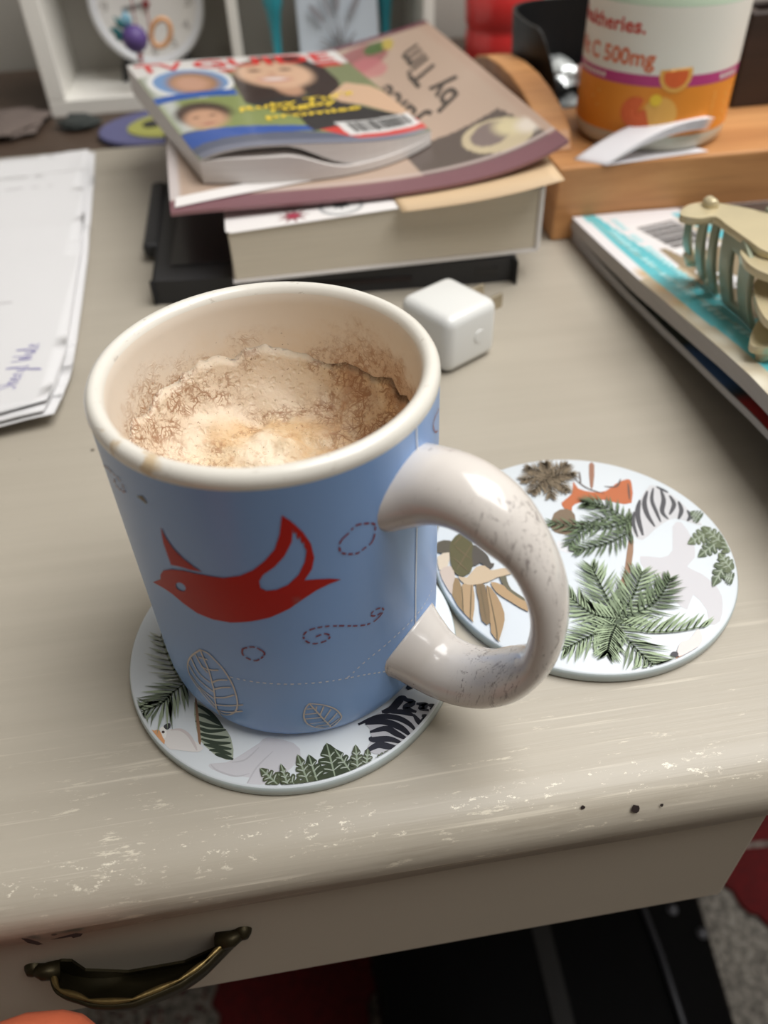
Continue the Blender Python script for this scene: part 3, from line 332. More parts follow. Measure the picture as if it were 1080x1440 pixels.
  'c1_poly': [([(-3.523,12.259),(-3.075,12.223),(-2.697,12.369),(-2.156,12.663),(-1.92,12.797),(-1.21,12.496),(-1.055,12.039),(-1.652,11.519),(-2.213,11.333),(-2.65,11.349),(-2.457,11.659),(-2.934,11.783),(-3.448,12.079)],(0.62,0.61,0.64)),('stroke',[(-3.486,12.231),(-3.3,12.011),(-2.823,11.763),(-2.453,11.781)],0.05,(0.52,0.51,0.54)),('stroke',[(-2.926,12.197),(-2.551,12.216),(-2.162,12.533)],0.05,(0.52,0.51,0.54)),('stroke',[(-2.576,11.396),(-2.263,11.913),(-1.792,12.339)],0.05,(0.52,0.51,0.54)),([(-3.964,14.33),(-3.605,14.053),(-3.157,13.373),(-2.931,12.975),(-2.88,12.265),(-3.298,12.452),(-3.524,12.685),(-3.753,12.987),(-3.892,13.412)],(0.38,0.42,0.33)),('stroke',[(-3.923,14.251),(-3.526,13.898),(-3.158,13.35)],0.12,(0.045,0.06,0.04)),('stroke',[(-3.918,13.921),(-3.604,13.772),(-3.215,13.429)],0.12,(0.045,0.06,0.04)),('stroke',[(-3.915,13.689),(-3.603,13.497),(-3.138,13.324)],0.12,(0.045,0.06,0.04)),('stroke',[(-3.874,13.477),(-3.525,13.28),(-3.062,13.243)],0.12,(0.045,0.06,0.04)),('stroke',[(-3.832,13.267),(-3.448,13.088),(-2.989,12.985)],0.12,(0.045,0.06,0.04)),('stroke',[(-3.754,13.075),(-3.372,12.876),(-2.935,12.799)],0.12,(0.045,0.06,0.04)),('stroke',[(-3.676,12.886),(-3.296,12.732),(-2.919,12.601)],0.12,(0.045,0.06,0.04)),('stroke',[(-3.524,12.685),(-3.222,12.589),(-2.922,12.429)],0.12,(0.045,0.06,0.04)),('stroke',[(-3.373,12.53),(-3.148,12.426),(-2.88,12.273)],0.12,(0.045,0.06,0.04)),([(-3.944,14.35),(-3.885,14.34),(-3.753,12.987),(-3.829,13.0)],(0.3,0.17,0.1)),([(-4.794,13.391),(-4.685,13.529),(-4.453,13.511),(-4.179,13.328),(-3.906,13.014),(-3.694,12.78),(-3.826,12.673),(-4.128,12.748),(-4.432,12.844),(-4.719,12.96)],(0.74,0.71,0.69)),('stroke',[(-4.607,13.502),(-4.336,13.468),(-4.101,13.247),(-3.942,12.932),(-3.864,12.723)],0.09,(0.62,0.56,0.55)),([(-4.918,13.593),(-4.806,13.664),(-4.724,13.559),(-4.733,13.292),(-4.828,13.286)],(0.86,0.84,0.8)),([(-5.227,13.625),(-5.071,13.566),(-4.956,13.586),(-4.873,13.45),(-4.809,13.283),(-4.755,13.185),(-4.78,13.058),(-4.834,12.993),(-5.037,13.279),(-5.162,13.479)],(0.72,0.36,0.17)),([(-4.813,13.665),(-4.731,13.733),(-4.626,13.723),(-4.621,13.586),(-4.704,13.533),(-4.771,13.576)],(0.05,0.05,0.06)),([(-4.771,13.468),(-4.772,13.454),(-4.778,13.443),(-4.787,13.434),(-4.798,13.43),(-4.811,13.43),(-4.824,13.435),(-4.837,13.443),(-4.846,13.455),(-4.853,13.469),(-4.856,13.483),(-4.854,13.496),(-4.849,13.508),(-4.84,13.516),(-4.828,13.521),(-4.815,13.521),(-4.802,13.516),(-4.79,13.508),(-4.78,13.496),(-4.773,13.482)],(0.06,0.04,0.04)),([(0.833,12.816),(1.391,13.109),(2.013,13.471),(2.219,13.267),(2.553,13.113),(2.874,13.009),(2.658,12.63),(2.386,12.451),(2.007,12.095),(1.567,11.782),(1.172,11.702),(0.745,11.905),(0.874,12.141),(0.948,12.525)],(0.56,0.56,0.59)),('stroke',[(0.629,12.761),(1.202,12.911),(1.698,12.8),(2.013,12.562),(2.179,12.286)],0.176,(0.025,0.025,0.035)),('stroke',[(0.824,12.75),(1.332,12.728),(1.761,12.472),(2.0,12.163)],0.208,(0.025,0.025,0.035)),('stroke',[(0.92,12.463),(1.374,12.495),(1.649,12.269),(1.887,12.073)],0.192,(0.025,0.025,0.035)),('stroke',[(0.898,12.312),(0.98,12.21),(1.398,12.158),(1.733,11.969)],0.192,(0.025,0.025,0.035)),('stroke',[(0.702,11.869),(1.068,12.02),(1.36,11.926),(1.579,11.853)],0.208,(0.025,0.025,0.035)),('stroke',[(1.341,13.048),(1.627,13.09),(1.957,13.385),(2.11,13.334)],0.24,(0.025,0.025,0.035)),('stroke',[(1.535,13.013),(1.922,12.945),(2.21,12.778)],0.176,(0.025,0.025,0.035)),('stroke',[(1.957,13.385),(2.269,13.211),(2.023,13.067),(2.308,12.876)],0.192,(0.025,0.025,0.035)),('stroke',[(2.358,13.148),(2.622,13.054),(2.449,12.991),(2.664,12.86)],0.176,(0.025,0.025,0.035)),('stroke',[(2.661,13.047),(2.846,12.967),(2.711,12.898)],0.144,(0.025,0.025,0.035)),('stroke',[(2.214,12.801),(2.356,12.502),(2.543,12.651),(2.441,12.738)],0.192,(0.025,0.025,0.035)),('stroke',[(2.172,13.683),(2.444,13.83),(2.585,13.707)],0.24,(0.025,0.025,0.035)),([(-0.186,11.233),(0.112,11.285),(0.195,11.466),(-0.07,11.46),(0.175,11.573),(0.147,11.724),(-0.117,11.696),(0.097,11.808),(0.029,11.945),(-0.162,11.914),(-0.029,12.018),(-0.117,12.144),(-0.314,12.328),(-0.463,12.106),(-0.52,11.965),(-0.366,11.892),(-0.559,11.882),(-0.594,11.734),(-0.36,11.671),(-0.623,11.643),(-0.616,11.491),(-0.352,11.431),(-0.61,11.383),(-0.488,11.223)],(0.05,0.065,0.035)),('stroke',[(-0.186,11.233),(-0.249,11.771),(-0.314,12.328)],0.05,(0.3,0.36,0.26)),('stroke',[(-0.214,11.467),(-0.062,11.57),(0.095,11.631)],0.035,(0.42,0.47,0.4)),('stroke',[(-0.214,11.467),(-0.385,11.536),(-0.551,11.563)],0.035,(0.42,0.47,0.4)),('stroke',[(-0.239,11.683),(-0.107,11.786),(0.031,11.845)],0.035,(0.42,0.47,0.4)),('stroke',[(-0.239,11.683),(-0.391,11.756),(-0.539,11.784)],0.035,(0.42,0.47,0.4)),('stroke',[(-0.262,11.881),(-0.17,11.98),(-0.072,12.036)],0.035,(0.42,0.47,0.4)),('stroke',[(-0.262,11.881),(-0.374,11.958),(-0.482,11.991)],0.035,(0.42,0.47,0.4)),([(0.252,11.32),(0.392,11.416),(0.386,11.566),(0.25,11.511),(0.347,11.642),(0.291,11.747),(0.162,11.675),(0.242,11.798),(0.17,11.886),(0.08,11.825),(0.12,11.927),(0.041,12.002),(-0.109,12.097),(-0.126,11.907),(-0.118,11.793),(-0.02,11.77),(-0.116,11.725),(-0.094,11.61),(0.043,11.609),(-0.085,11.538),(-0.04,11.427),(0.112,11.434),(-0.008,11.349),(0.098,11.255)],(0.05,0.065,0.035)),('stroke',[(0.252,11.32),(0.073,11.704),(-0.109,12.097)],0.05,(0.3,0.36,0.26)),('stroke',[(0.174,11.488),(0.224,11.593),(0.289,11.668)],0.035,(0.42,0.47,0.4)),('stroke',[(0.174,11.488),(0.066,11.505),(-0.027,11.493)],0.035,(0.42,0.47,0.4)),('stroke',[(0.102,11.642),(0.143,11.743),(0.198,11.813)],0.035,(0.42,0.47,0.4)),('stroke',[(0.102,11.642),(0.004,11.665),(-0.079,11.658)],0.035,(0.42,0.47,0.4)),('stroke',[(0.037,11.782),(0.058,11.872),(0.093,11.932)],0.035,(0.42,0.47,0.4)),('stroke',[(0.037,11.782),(-0.041,11.816),(-0.106,11.82)],0.035,(0.42,0.47,0.4)),([(-0.657,11.153),(-0.46,11.207),(-0.419,11.361),(-0.598,11.346),(-0.442,11.449),(-0.474,11.573),(-0.65,11.54),(-0.515,11.64),(-0.572,11.751),(-0.699,11.718),(-0.618,11.809),(-0.688,11.909),(-0.836,12.053),(-0.917,11.865),(-0.944,11.747),(-0.834,11.692),(-0.963,11.677),(-0.974,11.553),(-0.811,11.509),(-0.986,11.477),(-0.968,11.351),(-0.785,11.311),(-0.955,11.262),(-0.86,11.134)],(0.05,0.065,0.035)),('stroke',[(-0.657,11.153),(-0.745,11.597),(-0.836,12.053)],0.05,(0.3,0.36,0.26)),('stroke',[(-0.695,11.347),(-0.602,11.438),(-0.501,11.494)],0.035,(0.42,0.47,0.4)),('stroke',[(-0.695,11.347),(-0.817,11.397),(-0.931,11.413)],0.035,(0.42,0.47,0.4)),('stroke',[(-0.731,11.525),(-0.65,11.614),(-0.562,11.668)],0.035,(0.42,0.47,0.4)),('stroke',[(-0.731,11.525),(-0.839,11.579),(-0.941,11.597)],0.035,(0.42,0.47,0.4)),('stroke',[(-0.763,11.687),(-0.709,11.772),(-0.648,11.822)],0.035,(0.42,0.47,0.4)),('stroke',[(-0.763,11.687),(-0.845,11.746),(-0.92,11.77)],0.035,(0.42,0.47,0.4)),([(-0.91,11.197),(-0.756,11.252),(-0.737,11.407),(-0.88,11.392),(-0.763,11.496),(-0.8,11.621),(-0.939,11.587),(-0.839,11.688),(-0.895,11.8),(-0.994,11.767),(-0.937,11.859),(-1.002,11.96),(-1.134,12.105),(-1.183,11.916),(-1.194,11.796),(-1.101,11.741),(-1.204,11.726),(-1.202,11.601),(-1.067,11.557),(-1.205,11.524),(-1.179,11.397),(-1.028,11.357),(-1.161,11.307),(-1.072,11.178)],(0.085,0.1,0.055)),('stroke',[(-0.91,11.197),(-1.021,11.645),(-1.134,12.105)],0.05,(0.3,0.36,0.26)),('stroke',[(-0.958,11.392),(-0.891,11.484),(-0.815,11.54)],0.035,(0.42,0.47,0.4)),('stroke',[(-0.958,11.392),(-1.061,11.444),(-1.155,11.46)],0.035,(0.42,0.47,0.4)),('stroke',[(-1.003,11.572),(-0.946,11.663),(-0.88,11.717)],0.035,(0.42,0.47,0.4)),('stroke',[(-1.003,11.572),(-1.095,11.627),(-1.179,11.645)],0.035,(0.42,0.47,0.4)),('stroke',[(-1.043,11.736),(-1.008,11.822),(-0.963,11.872)],0.035,(0.42,0.47,0.4)),('stroke',[(-1.043,11.736),(-1.115,11.796),(-1.177,11.82)],0.035,(0.42,0.47,0.4)),([(-1.206,11.168),(-1.119,11.315),(-1.174,11.441),(-1.271,11.331),(-1.232,11.488),(-1.314,11.553),(-1.399,11.433),(-1.372,11.575),(-1.462,11.617),(-1.517,11.524),(-1.517,11.63),(-1.607,11.657),(-1.763,11.671),(-1.716,11.501),(-1.672,11.408),(-1.582,11.432),(-1.648,11.351),(-1.592,11.262),(-1.477,11.323),(-1.561,11.204),(-1.487,11.13),(-1.362,11.204),(-1.435,11.077),(-1.315,11.043)],(0.085,0.1,0.055)),('stroke',[(-1.206,11.168),(-1.483,11.418),(-1.763,11.671)],0.05,(0.3,0.36,0.26)),('stroke',[(-1.328,11.277),(-1.32,11.391),(-1.289,11.485)],0.035,(0.42,0.47,0.4)),('stroke',[(-1.328,11.277),(-1.424,11.245),(-1.497,11.192)],0.035,(0.42,0.47,0.4)),('stroke',[(-1.438,11.377),(-1.437,11.482),(-1.414,11.567)],0.035,(0.42,0.47,0.4)),('stroke',[(-1.438,11.377),(-1.528,11.353),(-1.595,11.309)],0.035,(0.42,0.47,0.4)),('stroke',[(-1.538,11.468),(-1.551,11.555),(-1.541,11.621)],0.035,(0.42,0.47,0.4)),('stroke',[(-1.538,11.468),(-1.615,11.462),(-1.67,11.436)],0.035,(0.42,0.47,0.4)),([(-1.711,11.296),(-1.601,11.42),(-1.632,11.548),(-1.745,11.461),(-1.68,11.602),(-1.748,11.677),(-1.851,11.578),(-1.8,11.708),(-1.879,11.762),(-1.949,11.684),(-1.93,11.784),(-2.013,11.826),(-2.162,11.864),(-2.146,11.696),(-2.12,11.6),(-2.028,11.608),(-2.107,11.542),(-2.069,11.449),(-1.946,11.487),(-2.048,11.389),(-1.99,11.306),(-1.855,11.355),(-1.948,11.247),(-1.838,11.195)],(0.085,0.1,0.055)),('stroke',[(-1.711,11.296),(-1.935,11.578),(-2.162,11.864)],0.05,(0.3,0.36,0.26)),('stroke',[(-1.809,11.419),(-1.781,11.525),(-1.736,11.609)],0.035,(0.42,0.47,0.4)),('stroke',[(-1.809,11.419),(-1.908,11.404),(-1.989,11.366)],0.035,(0.42,0.47,0.4)),('stroke',[(-1.899,11.532),(-1.879,11.631),(-1.842,11.708)],0.035,(0.42,0.47,0.4)),('stroke',[(-1.899,11.532),(-1.99,11.524),(-2.063,11.494)],0.035,(0.42,0.47,0.4)),('stroke',[(-1.98,11.635),(-1.977,11.719),(-1.955,11.78)],0.035,(0.42,0.47,0.4)),('stroke',[(-1.98,11.635),(-2.056,11.642),(-2.113,11.626)],0.035,(0.42,0.47,0.4)),([(0.434,11.288),(0.587,11.295),(0.644,11.423),(0.512,11.447),(0.644,11.505),(0.643,11.622),(0.51,11.63),(0.626,11.69),(0.604,11.801),(0.507,11.799),(0.582,11.862),(0.549,11.966),(0.468,12.126),(0.375,11.977),(0.334,11.877),(0.403,11.805),(0.307,11.82),(0.276,11.712),(0.387,11.638),(0.254,11.646),(0.243,11.531),(0.369,11.456),(0.237,11.448),(0.283,11.314)],(0.085,0.1,0.055)),('stroke',[(0.434,11.288),(0.451,11.701),(0.468,12.126)],0.05,(0.3,0.36,0.26)),('stroke',[(0.441,11.468),(0.526,11.529),(0.609,11.557)],0.035,(0.42,0.47,0.4)),('stroke',[(0.441,11.468),(0.362,11.54),(0.282,11.578)],0.035,(0.42,0.47,0.4)),('stroke',[(0.448,11.634),(0.523,11.697),(0.596,11.726)],0.035,(0.42,0.47,0.4)),('stroke',[(0.448,11.634),(0.379,11.706),(0.308,11.744)],0.035,(0.42,0.47,0.4)),('stroke',[(0.454,11.785),(0.509,11.849),(0.562,11.88)],0.035,(0.42,0.47,0.4)),('stroke',[(0.454,11.785),(0.405,11.856),(0.355,11.893)],0.035,(0.42,0.47,0.4)),([(0.67,11.371),(0.794,11.351),(0.854,11.43),(0.75,11.468),(0.862,11.487),(0.874,11.567),(0.768,11.594),(0.868,11.617),(0.862,11.696),(0.784,11.71),(0.851,11.741),(0.836,11.818),(0.788,11.94),(0.697,11.854),(0.653,11.792),(0.701,11.732),(0.625,11.757),(0.589,11.688),(0.67,11.62),(0.563,11.647),(0.542,11.569),(0.636,11.497),(0.528,11.513),(0.55,11.413)],(0.085,0.1,0.055)),('stroke',[(0.67,11.371),(0.728,11.653),(0.788,11.94)],0.05,(0.3,0.36,0.26)),('stroke',[(0.695,11.494),(0.77,11.522),(0.84,11.528)],0.035,(0.42,0.47,0.4)),('stroke',[(0.695,11.494),(0.639,11.556),(0.579,11.595)],0.035,(0.42,0.47,0.4)),('stroke',[(0.719,11.607),(0.786,11.638),(0.848,11.646)],0.035,(0.42,0.47,0.4)),('stroke',[(0.719,11.607),(0.671,11.667),(0.618,11.705)],0.035,(0.42,0.47,0.4)),('stroke',[(0.74,11.71),(0.791,11.745),(0.837,11.757)],0.035,(0.42,0.47,0.4)),('stroke',[(0.74,11.71),(0.708,11.766),(0.672,11.8)],0.035,(0.42,0.47,0.4)),([(0.981,11.441),(1.058,11.352),(1.144,11.376),(1.092,11.466),(1.181,11.413),(1.234,11.466),(1.174,11.549),(1.256,11.507),(1.296,11.569),(1.249,11.626),(1.313,11.609),(1.344,11.675),(1.378,11.794),(1.266,11.784),(1.202,11.765),(1.202,11.691),(1.163,11.756),(1.099,11.726),(1.118,11.627),(1.058,11.711),(1.0,11.665),(1.027,11.556),(0.958,11.632),(0.919,11.544)],(0.085,0.1,0.055)),('stroke',[(0.981,11.441),(1.178,11.616),(1.378,11.794)],0.05,(0.3,0.36,0.26)),('stroke',[(1.067,11.518),(1.136,11.494),(1.189,11.457)],0.035,(0.42,0.47,0.4)),('stroke',[(1.067,11.518),(1.062,11.597),(1.04,11.663)],0.035,(0.42,0.47,0.4)),('stroke',[(1.146,11.588),(1.21,11.571),(1.258,11.54)],0.035,(0.42,0.47,0.4)),('stroke',[(1.146,11.588),(1.145,11.661),(1.129,11.721)],0.035,(0.42,0.47,0.4)),('stroke',[(1.218,11.652),(1.273,11.647),(1.312,11.629)],0.035,(0.42,0.47,0.4)),('stroke',[(1.218,11.652),(1.226,11.712),(1.219,11.759)],0.035,(0.42,0.47,0.4)),([(-1.429,11.127),(-1.327,11.161),(-1.318,11.288),(-1.413,11.286),(-1.338,11.363),(-1.365,11.469),(-1.458,11.451),(-1.393,11.527),(-1.434,11.624),(-1.499,11.603),(-1.463,11.674),(-1.509,11.763),(-1.601,11.891),(-1.629,11.739),(-1.634,11.642),(-1.57,11.59),(-1.639,11.585),(-1.635,11.482),(-1.543,11.435),(-1.635,11.418),(-1.615,11.311),(-1.512,11.268),(-1.6,11.235),(-1.538,11.122)],(0.085,0.1,0.055)),('stroke',[(-1.429,11.127),(-1.514,11.504),(-1.601,11.891)],0.05,(0.3,0.36,0.26)),('stroke',[(-1.466,11.292),(-1.423,11.363),(-1.373,11.404)],0.035,(0.42,0.47,0.4)),('stroke',[(-1.466,11.292),(-1.536,11.342),(-1.6,11.361)],0.035,(0.42,0.47,0.4)),('stroke',[(-1.5,11.443),(-1.464,11.514),(-1.421,11.554)],0.035,(0.42,0.47,0.4)),('stroke',[(-1.5,11.443),(-1.564,11.495),(-1.62,11.516)],0.035,(0.42,0.47,0.4)),('stroke',[(-1.531,11.581),(-1.509,11.649),(-1.48,11.687)],0.035,(0.42,0.47,0.4)),('stroke',[(-1.531,11.581),(-1.581,11.636),(-1.623,11.66)],0.035,(0.42,0.47,0.4))],
  'c1_frond': [([(-4.217,15.008),(-4.61,14.71),(-4.877,14.421),(-5.456,14.217)],1.15,0,(0.05,0.07,0.045),(0.3,0.36,0.24),13),([(-4.381,15.112),(-4.647,15.769),(-5.025,16.851)],0.9,0,(0.25,0.29,0.2),(0.55,0.58,0.5),10)],
  'maroon': [[[-4.704,39.723,4.5],[2.144,39.287,4.62],[9.075,38.889,5.0],[14.658,39.076,6.5]],[[-6.2,64.5,4.5],[-0.3,64.3,4.6],[5.01,64.817,5.0],[12.551,64.409,6.6]]],
  'tv': [[[-3.115,42.851,5.75],[0.285,42.157,6.45],[4.698,42.22,6.2],[8.913,44.099,5.85]],[[-7.894,60.034,6.2],[-3.486,60.145,6.2],[1.125,59.865,6.2],[5.567,59.826,6.2]]],
  'tv_paint': {'green':[(-0.074,0.513),(0.377,0.524),(0.415,0.451),(0.724,0.264),(0.602,0.102),(-0.091,0.195)],'circle':[(0.418,0.661),(0.392,0.603),(0.35,0.555),(0.298,0.523),(0.238,0.511),(0.177,0.521),(0.119,0.551),(0.071,0.597),(0.038,0.653),(0.025,0.711),(0.032,0.767),(0.059,0.818),(0.103,0.861),(0.159,0.892),(0.222,0.907),(0.285,0.903),(0.343,0.88),(0.388,0.839),(0.417,0.785),(0.427,0.723)],'circ_in':[(0.395,0.664),(0.372,0.617),(0.337,0.578),(0.291,0.553),(0.24,0.543),(0.186,0.551),(0.136,0.576),(0.094,0.615),(0.065,0.661),(0.053,0.71),(0.058,0.757),(0.081,0.799),(0.118,0.833),(0.166,0.857),(0.22,0.868),(0.275,0.864),(0.325,0.844),(0.365,0.81),(0.391,0.766),(0.401,0.716)],'cface':[(0.335,0.656),(0.32,0.62),(0.295,0.59),(0.265,0.57),(0.231,0.561),(0.197,0.565),(0.166,0.581),(0.141,0.607),(0.125,0.64),(0.119,0.677),(0.124,0.714),(0.14,0.748),(0.165,0.777),(0.197,0.797),(0.232,0.807),(0.266,0.806),(0.297,0.792),(0.321,0.767),(0.337,0.734),(0.341,0.696)],'chair':[(0.374,0.659),(0.353,0.611),(0.322,0.572),(0.283,0.546),(0.24,0.534),(0.196,0.539),(0.156,0.56),(0.124,0.594),(0.102,0.637),(0.094,0.684),(0.101,0.731),(0.122,0.775),(0.154,0.812),(0.195,0.839),(0.24,0.853),(0.285,0.852),(0.325,0.834),(0.356,0.802),(0.376,0.759),(0.382,0.71)],'hairA':[(0.422,0.717),(0.505,0.903),(0.629,0.986),(0.803,0.952),(0.86,0.788),(0.862,0.627),(0.817,0.482),(0.699,0.382),(0.672,0.507),(0.531,0.359),(0.389,0.414)],'face':[(0.797,0.785),(0.768,0.723),(0.726,0.665),(0.674,0.615),(0.618,0.578),(0.563,0.555),(0.513,0.55),(0.473,0.564),(0.446,0.596),(0.435,0.643),(0.442,0.702),(0.465,0.766),(0.505,0.83),(0.556,0.887),(0.615,0.93),(0.675,0.954),(0.729,0.956),(0.773,0.936),(0.8,0.897),(0.808,0.845)],'neck':[(0.561,0.624),(0.697,0.66),(0.657,0.509),(0.563,0.452)],'arm':[(0.749,0.454),(0.879,0.587),(0.971,0.519),(1.026,0.334),(1.056,0.147),(1.042,0.095),(0.948,0.199),(0.849,0.337),(0.776,0.385)],'jacket':[(0.389,0.414),(0.666,0.491),(0.756,0.412),(1.042,0.095),(0.915,0.14),(0.647,0.146),(0.549,0.106),(0.547,0.245)],'bannerA':[(-0.029,0.582),(0.395,0.583),(0.39,0.514),(-0.026,0.519)],'bannerB':[(0.0,0.209),(0.545,0.167),(0.56,0.119),(0.005,0.092)],'manhair':[(0.324,0.306),(0.305,0.27),(0.273,0.242),(0.232,0.225),(0.185,0.223),(0.136,0.236),(0.089,0.264),(0.05,0.302),(0.022,0.344),(0.011,0.385),(0.016,0.42),(0.038,0.447),(0.073,0.466),(0.118,0.475),(0.168,0.476),(0.217,0.466),(0.262,0.447),(0.297,0.42),(0.32,0.385),(0.329,0.346)],'manface':[(0.285,0.254),(0.268,0.22),(0.241,0.193),(0.208,0.176),(0.171,0.172),(0.133,0.182),(0.098,0.204),(0.069,0.235),(0.051,0.271),(0.045,0.308),(0.052,0.341),(0.072,0.37),(0.101,0.391),(0.137,0.404),(0.175,0.409),(0.213,0.403),(0.246,0.387),(0.272,0.361),(0.288,0.329),(0.292,0.292)],'manbody':[(-0.043,0.22),(0.053,0.223),(0.258,0.16),(0.549,0.106),(0.987,0.016),(0.603,-0.026),(0.034,-0.017),(-0.009,0.071)],'redA':[(0.583,0.124),(0.647,0.146),(1.041,0.127),(1.029,0.029),(0.696,0.035)],'bar':[(0.663,0.186),(0.99,0.193),(0.995,0.076),(0.673,0.063)],'masthead':[(0.008,0.94),(0.951,0.97),(0.966,0.828),(0.005,0.813)]},
  'tv_text': {'TV':[(0.018,0.853),(0.249,0.84),(0.254,0.953)],'GUIDE':[(0.287,0.821),(0.933,0.838),(0.882,0.976)],'ruby':[(0.337,0.319),(0.86,0.454),(0.879,0.534)],'rugby':[(0.46,0.304),(0.755,0.373),(0.769,0.459)],'promise':[(0.417,0.234),(0.824,0.297),(0.833,0.372)]},
  'maroon_paint': {'dark':[(0.613,0.208),(0.789,0.235),(0.936,0.27),(0.978,0.073),(0.998,0.031),(0.717,0.026),(0.618,0.049)],'glass':[(0.961,0.116),(0.946,0.097),(0.924,0.083),(0.897,0.076),(0.866,0.074),(0.836,0.078),(0.809,0.088),(0.787,0.104),(0.774,0.124),(0.769,0.148),(0.775,0.173),(0.79,0.198),(0.813,0.218),(0.842,0.232),(0.874,0.236),(0.904,0.23),(0.93,0.215),(0.951,0.193),(0.963,0.167),(0.967,0.14)],'glassin':[(0.918,0.166),(0.909,0.15),(0.896,0.137),(0.879,0.127),(0.86,0.121),(0.84,0.119),(0.823,0.121),(0.809,0.128),(0.8,0.139),(0.796,0.153),(0.799,0.169),(0.807,0.186),(0.821,0.201),(0.839,0.214),(0.858,0.222),(0.877,0.224),(0.895,0.22),(0.908,0.211),(0.917,0.197),(0.92,0.182)],'slip':[(0.006,0.027),(0.008,0.078),(0.491,0.193),(0.483,0.141)],'rad':[(0.863,0.879),(0.852,0.846),(0.832,0.813),(0.804,0.784),(0.77,0.761),(0.734,0.744),(0.698,0.735),(0.666,0.736),(0.642,0.746),(0.629,0.766),(0.628,0.795),(0.641,0.829),(0.665,0.866),(0.698,0.901),(0.736,0.929),(0.775,0.948),(0.809,0.955),(0.836,0.95),(0.855,0.934),(0.864,0.91)],'radb':[(0.805,0.728),(0.794,0.708),(0.78,0.694),(0.764,0.687),(0.748,0.687),(0.732,0.694),(0.719,0.708),(0.709,0.728),(0.705,0.752),(0.706,0.778),(0.713,0.803),(0.725,0.825),(0.74,0.841),(0.757,0.849),(0.775,0.849),(0.79,0.84),(0.802,0.824),(0.81,0.802),(0.813,0.777),(0.812,0.752)],'leaf':[(0.87,0.904),(0.865,0.889),(0.856,0.875),(0.845,0.864),(0.833,0.856),(0.82,0.853),(0.808,0.853),(0.797,0.858),(0.79,0.867),(0.787,0.879),(0.788,0.893),(0.794,0.908),(0.803,0.922),(0.814,0.934),(0.828,0.943),(0.841,0.947),(0.852,0.946),(0.862,0.94),(0.868,0.931),(0.871,0.918)],'leafb':[(0.882,0.888),(0.877,0.875),(0.871,0.865),(0.865,0.859),(0.859,0.856),(0.854,0.858),(0.851,0.865),(0.85,0.875),(0.85,0.888),(0.853,0.902),(0.857,0.917),(0.862,0.93),(0.868,0.941),(0.874,0.948),(0.88,0.951),(0.884,0.948),(0.887,0.941),(0.889,0.931),(0.888,0.917),(0.886,0.903)],'under':[(0.606,0.767),(0.761,0.766),(0.762,0.351),(0.484,0.174),(0.432,0.323)]},
  'maroon_text': {'a':[(0.758,0.343),(0.759,0.617),(0.692,0.571)],'b':[(0.891,0.415),(0.929,0.83),(0.859,0.78)]},
}

# ================================================================== SETTING
m_wall = mat('grey_wall_paint', (176, 172, 164), .85, .05, 8)
m_floor = mat('brown_carpet', (92, 80, 70), .95, .25, 400, .4)
def struct(name, vf, mt, **k): return tag(mk(name, *vf, mt, **k), kind='structure')
struct('floor', boxv(-160, 175, -220, 95, -77, -75), m_floor)
struct('wall_back', boxv(-160, 175, 92, 97, -75, 175), m_wall)
struct('wall_left', boxv(-165, -160, -220, 97, -75, 175), m_wall)
struct('wall_right', boxv(175, 180, -220, 97, -75, 175), m_wall)
struct('wall_front', boxv(-160, 175, -225, -220, -75, 175), m_wall)
m_ceil = mat('white_ceiling_paint', (236, 234, 230), .9, .02, 6)
struct('ceiling', join(boxv(-165, 8, -225, 97, 175, 180), boxv(172, 180, -225, 97, 175, 180), boxv(8, 172, 82, 97, 175, 180), boxv(8, 172, -225, -58, 175, 180)), m_ceil)
struct('added_light_frame', join(boxv(8, 11, -58, 82, 175, 182), boxv(169, 172, -58, 82, 175, 182), boxv(11, 169, -58, -55, 175, 182), boxv(11, 169, 79, 82, 175, 182)), mat('white_frame_paint', (232, 230, 224), .4, .03))  # unseen frame, added with its ceiling opening to suit the overhead light

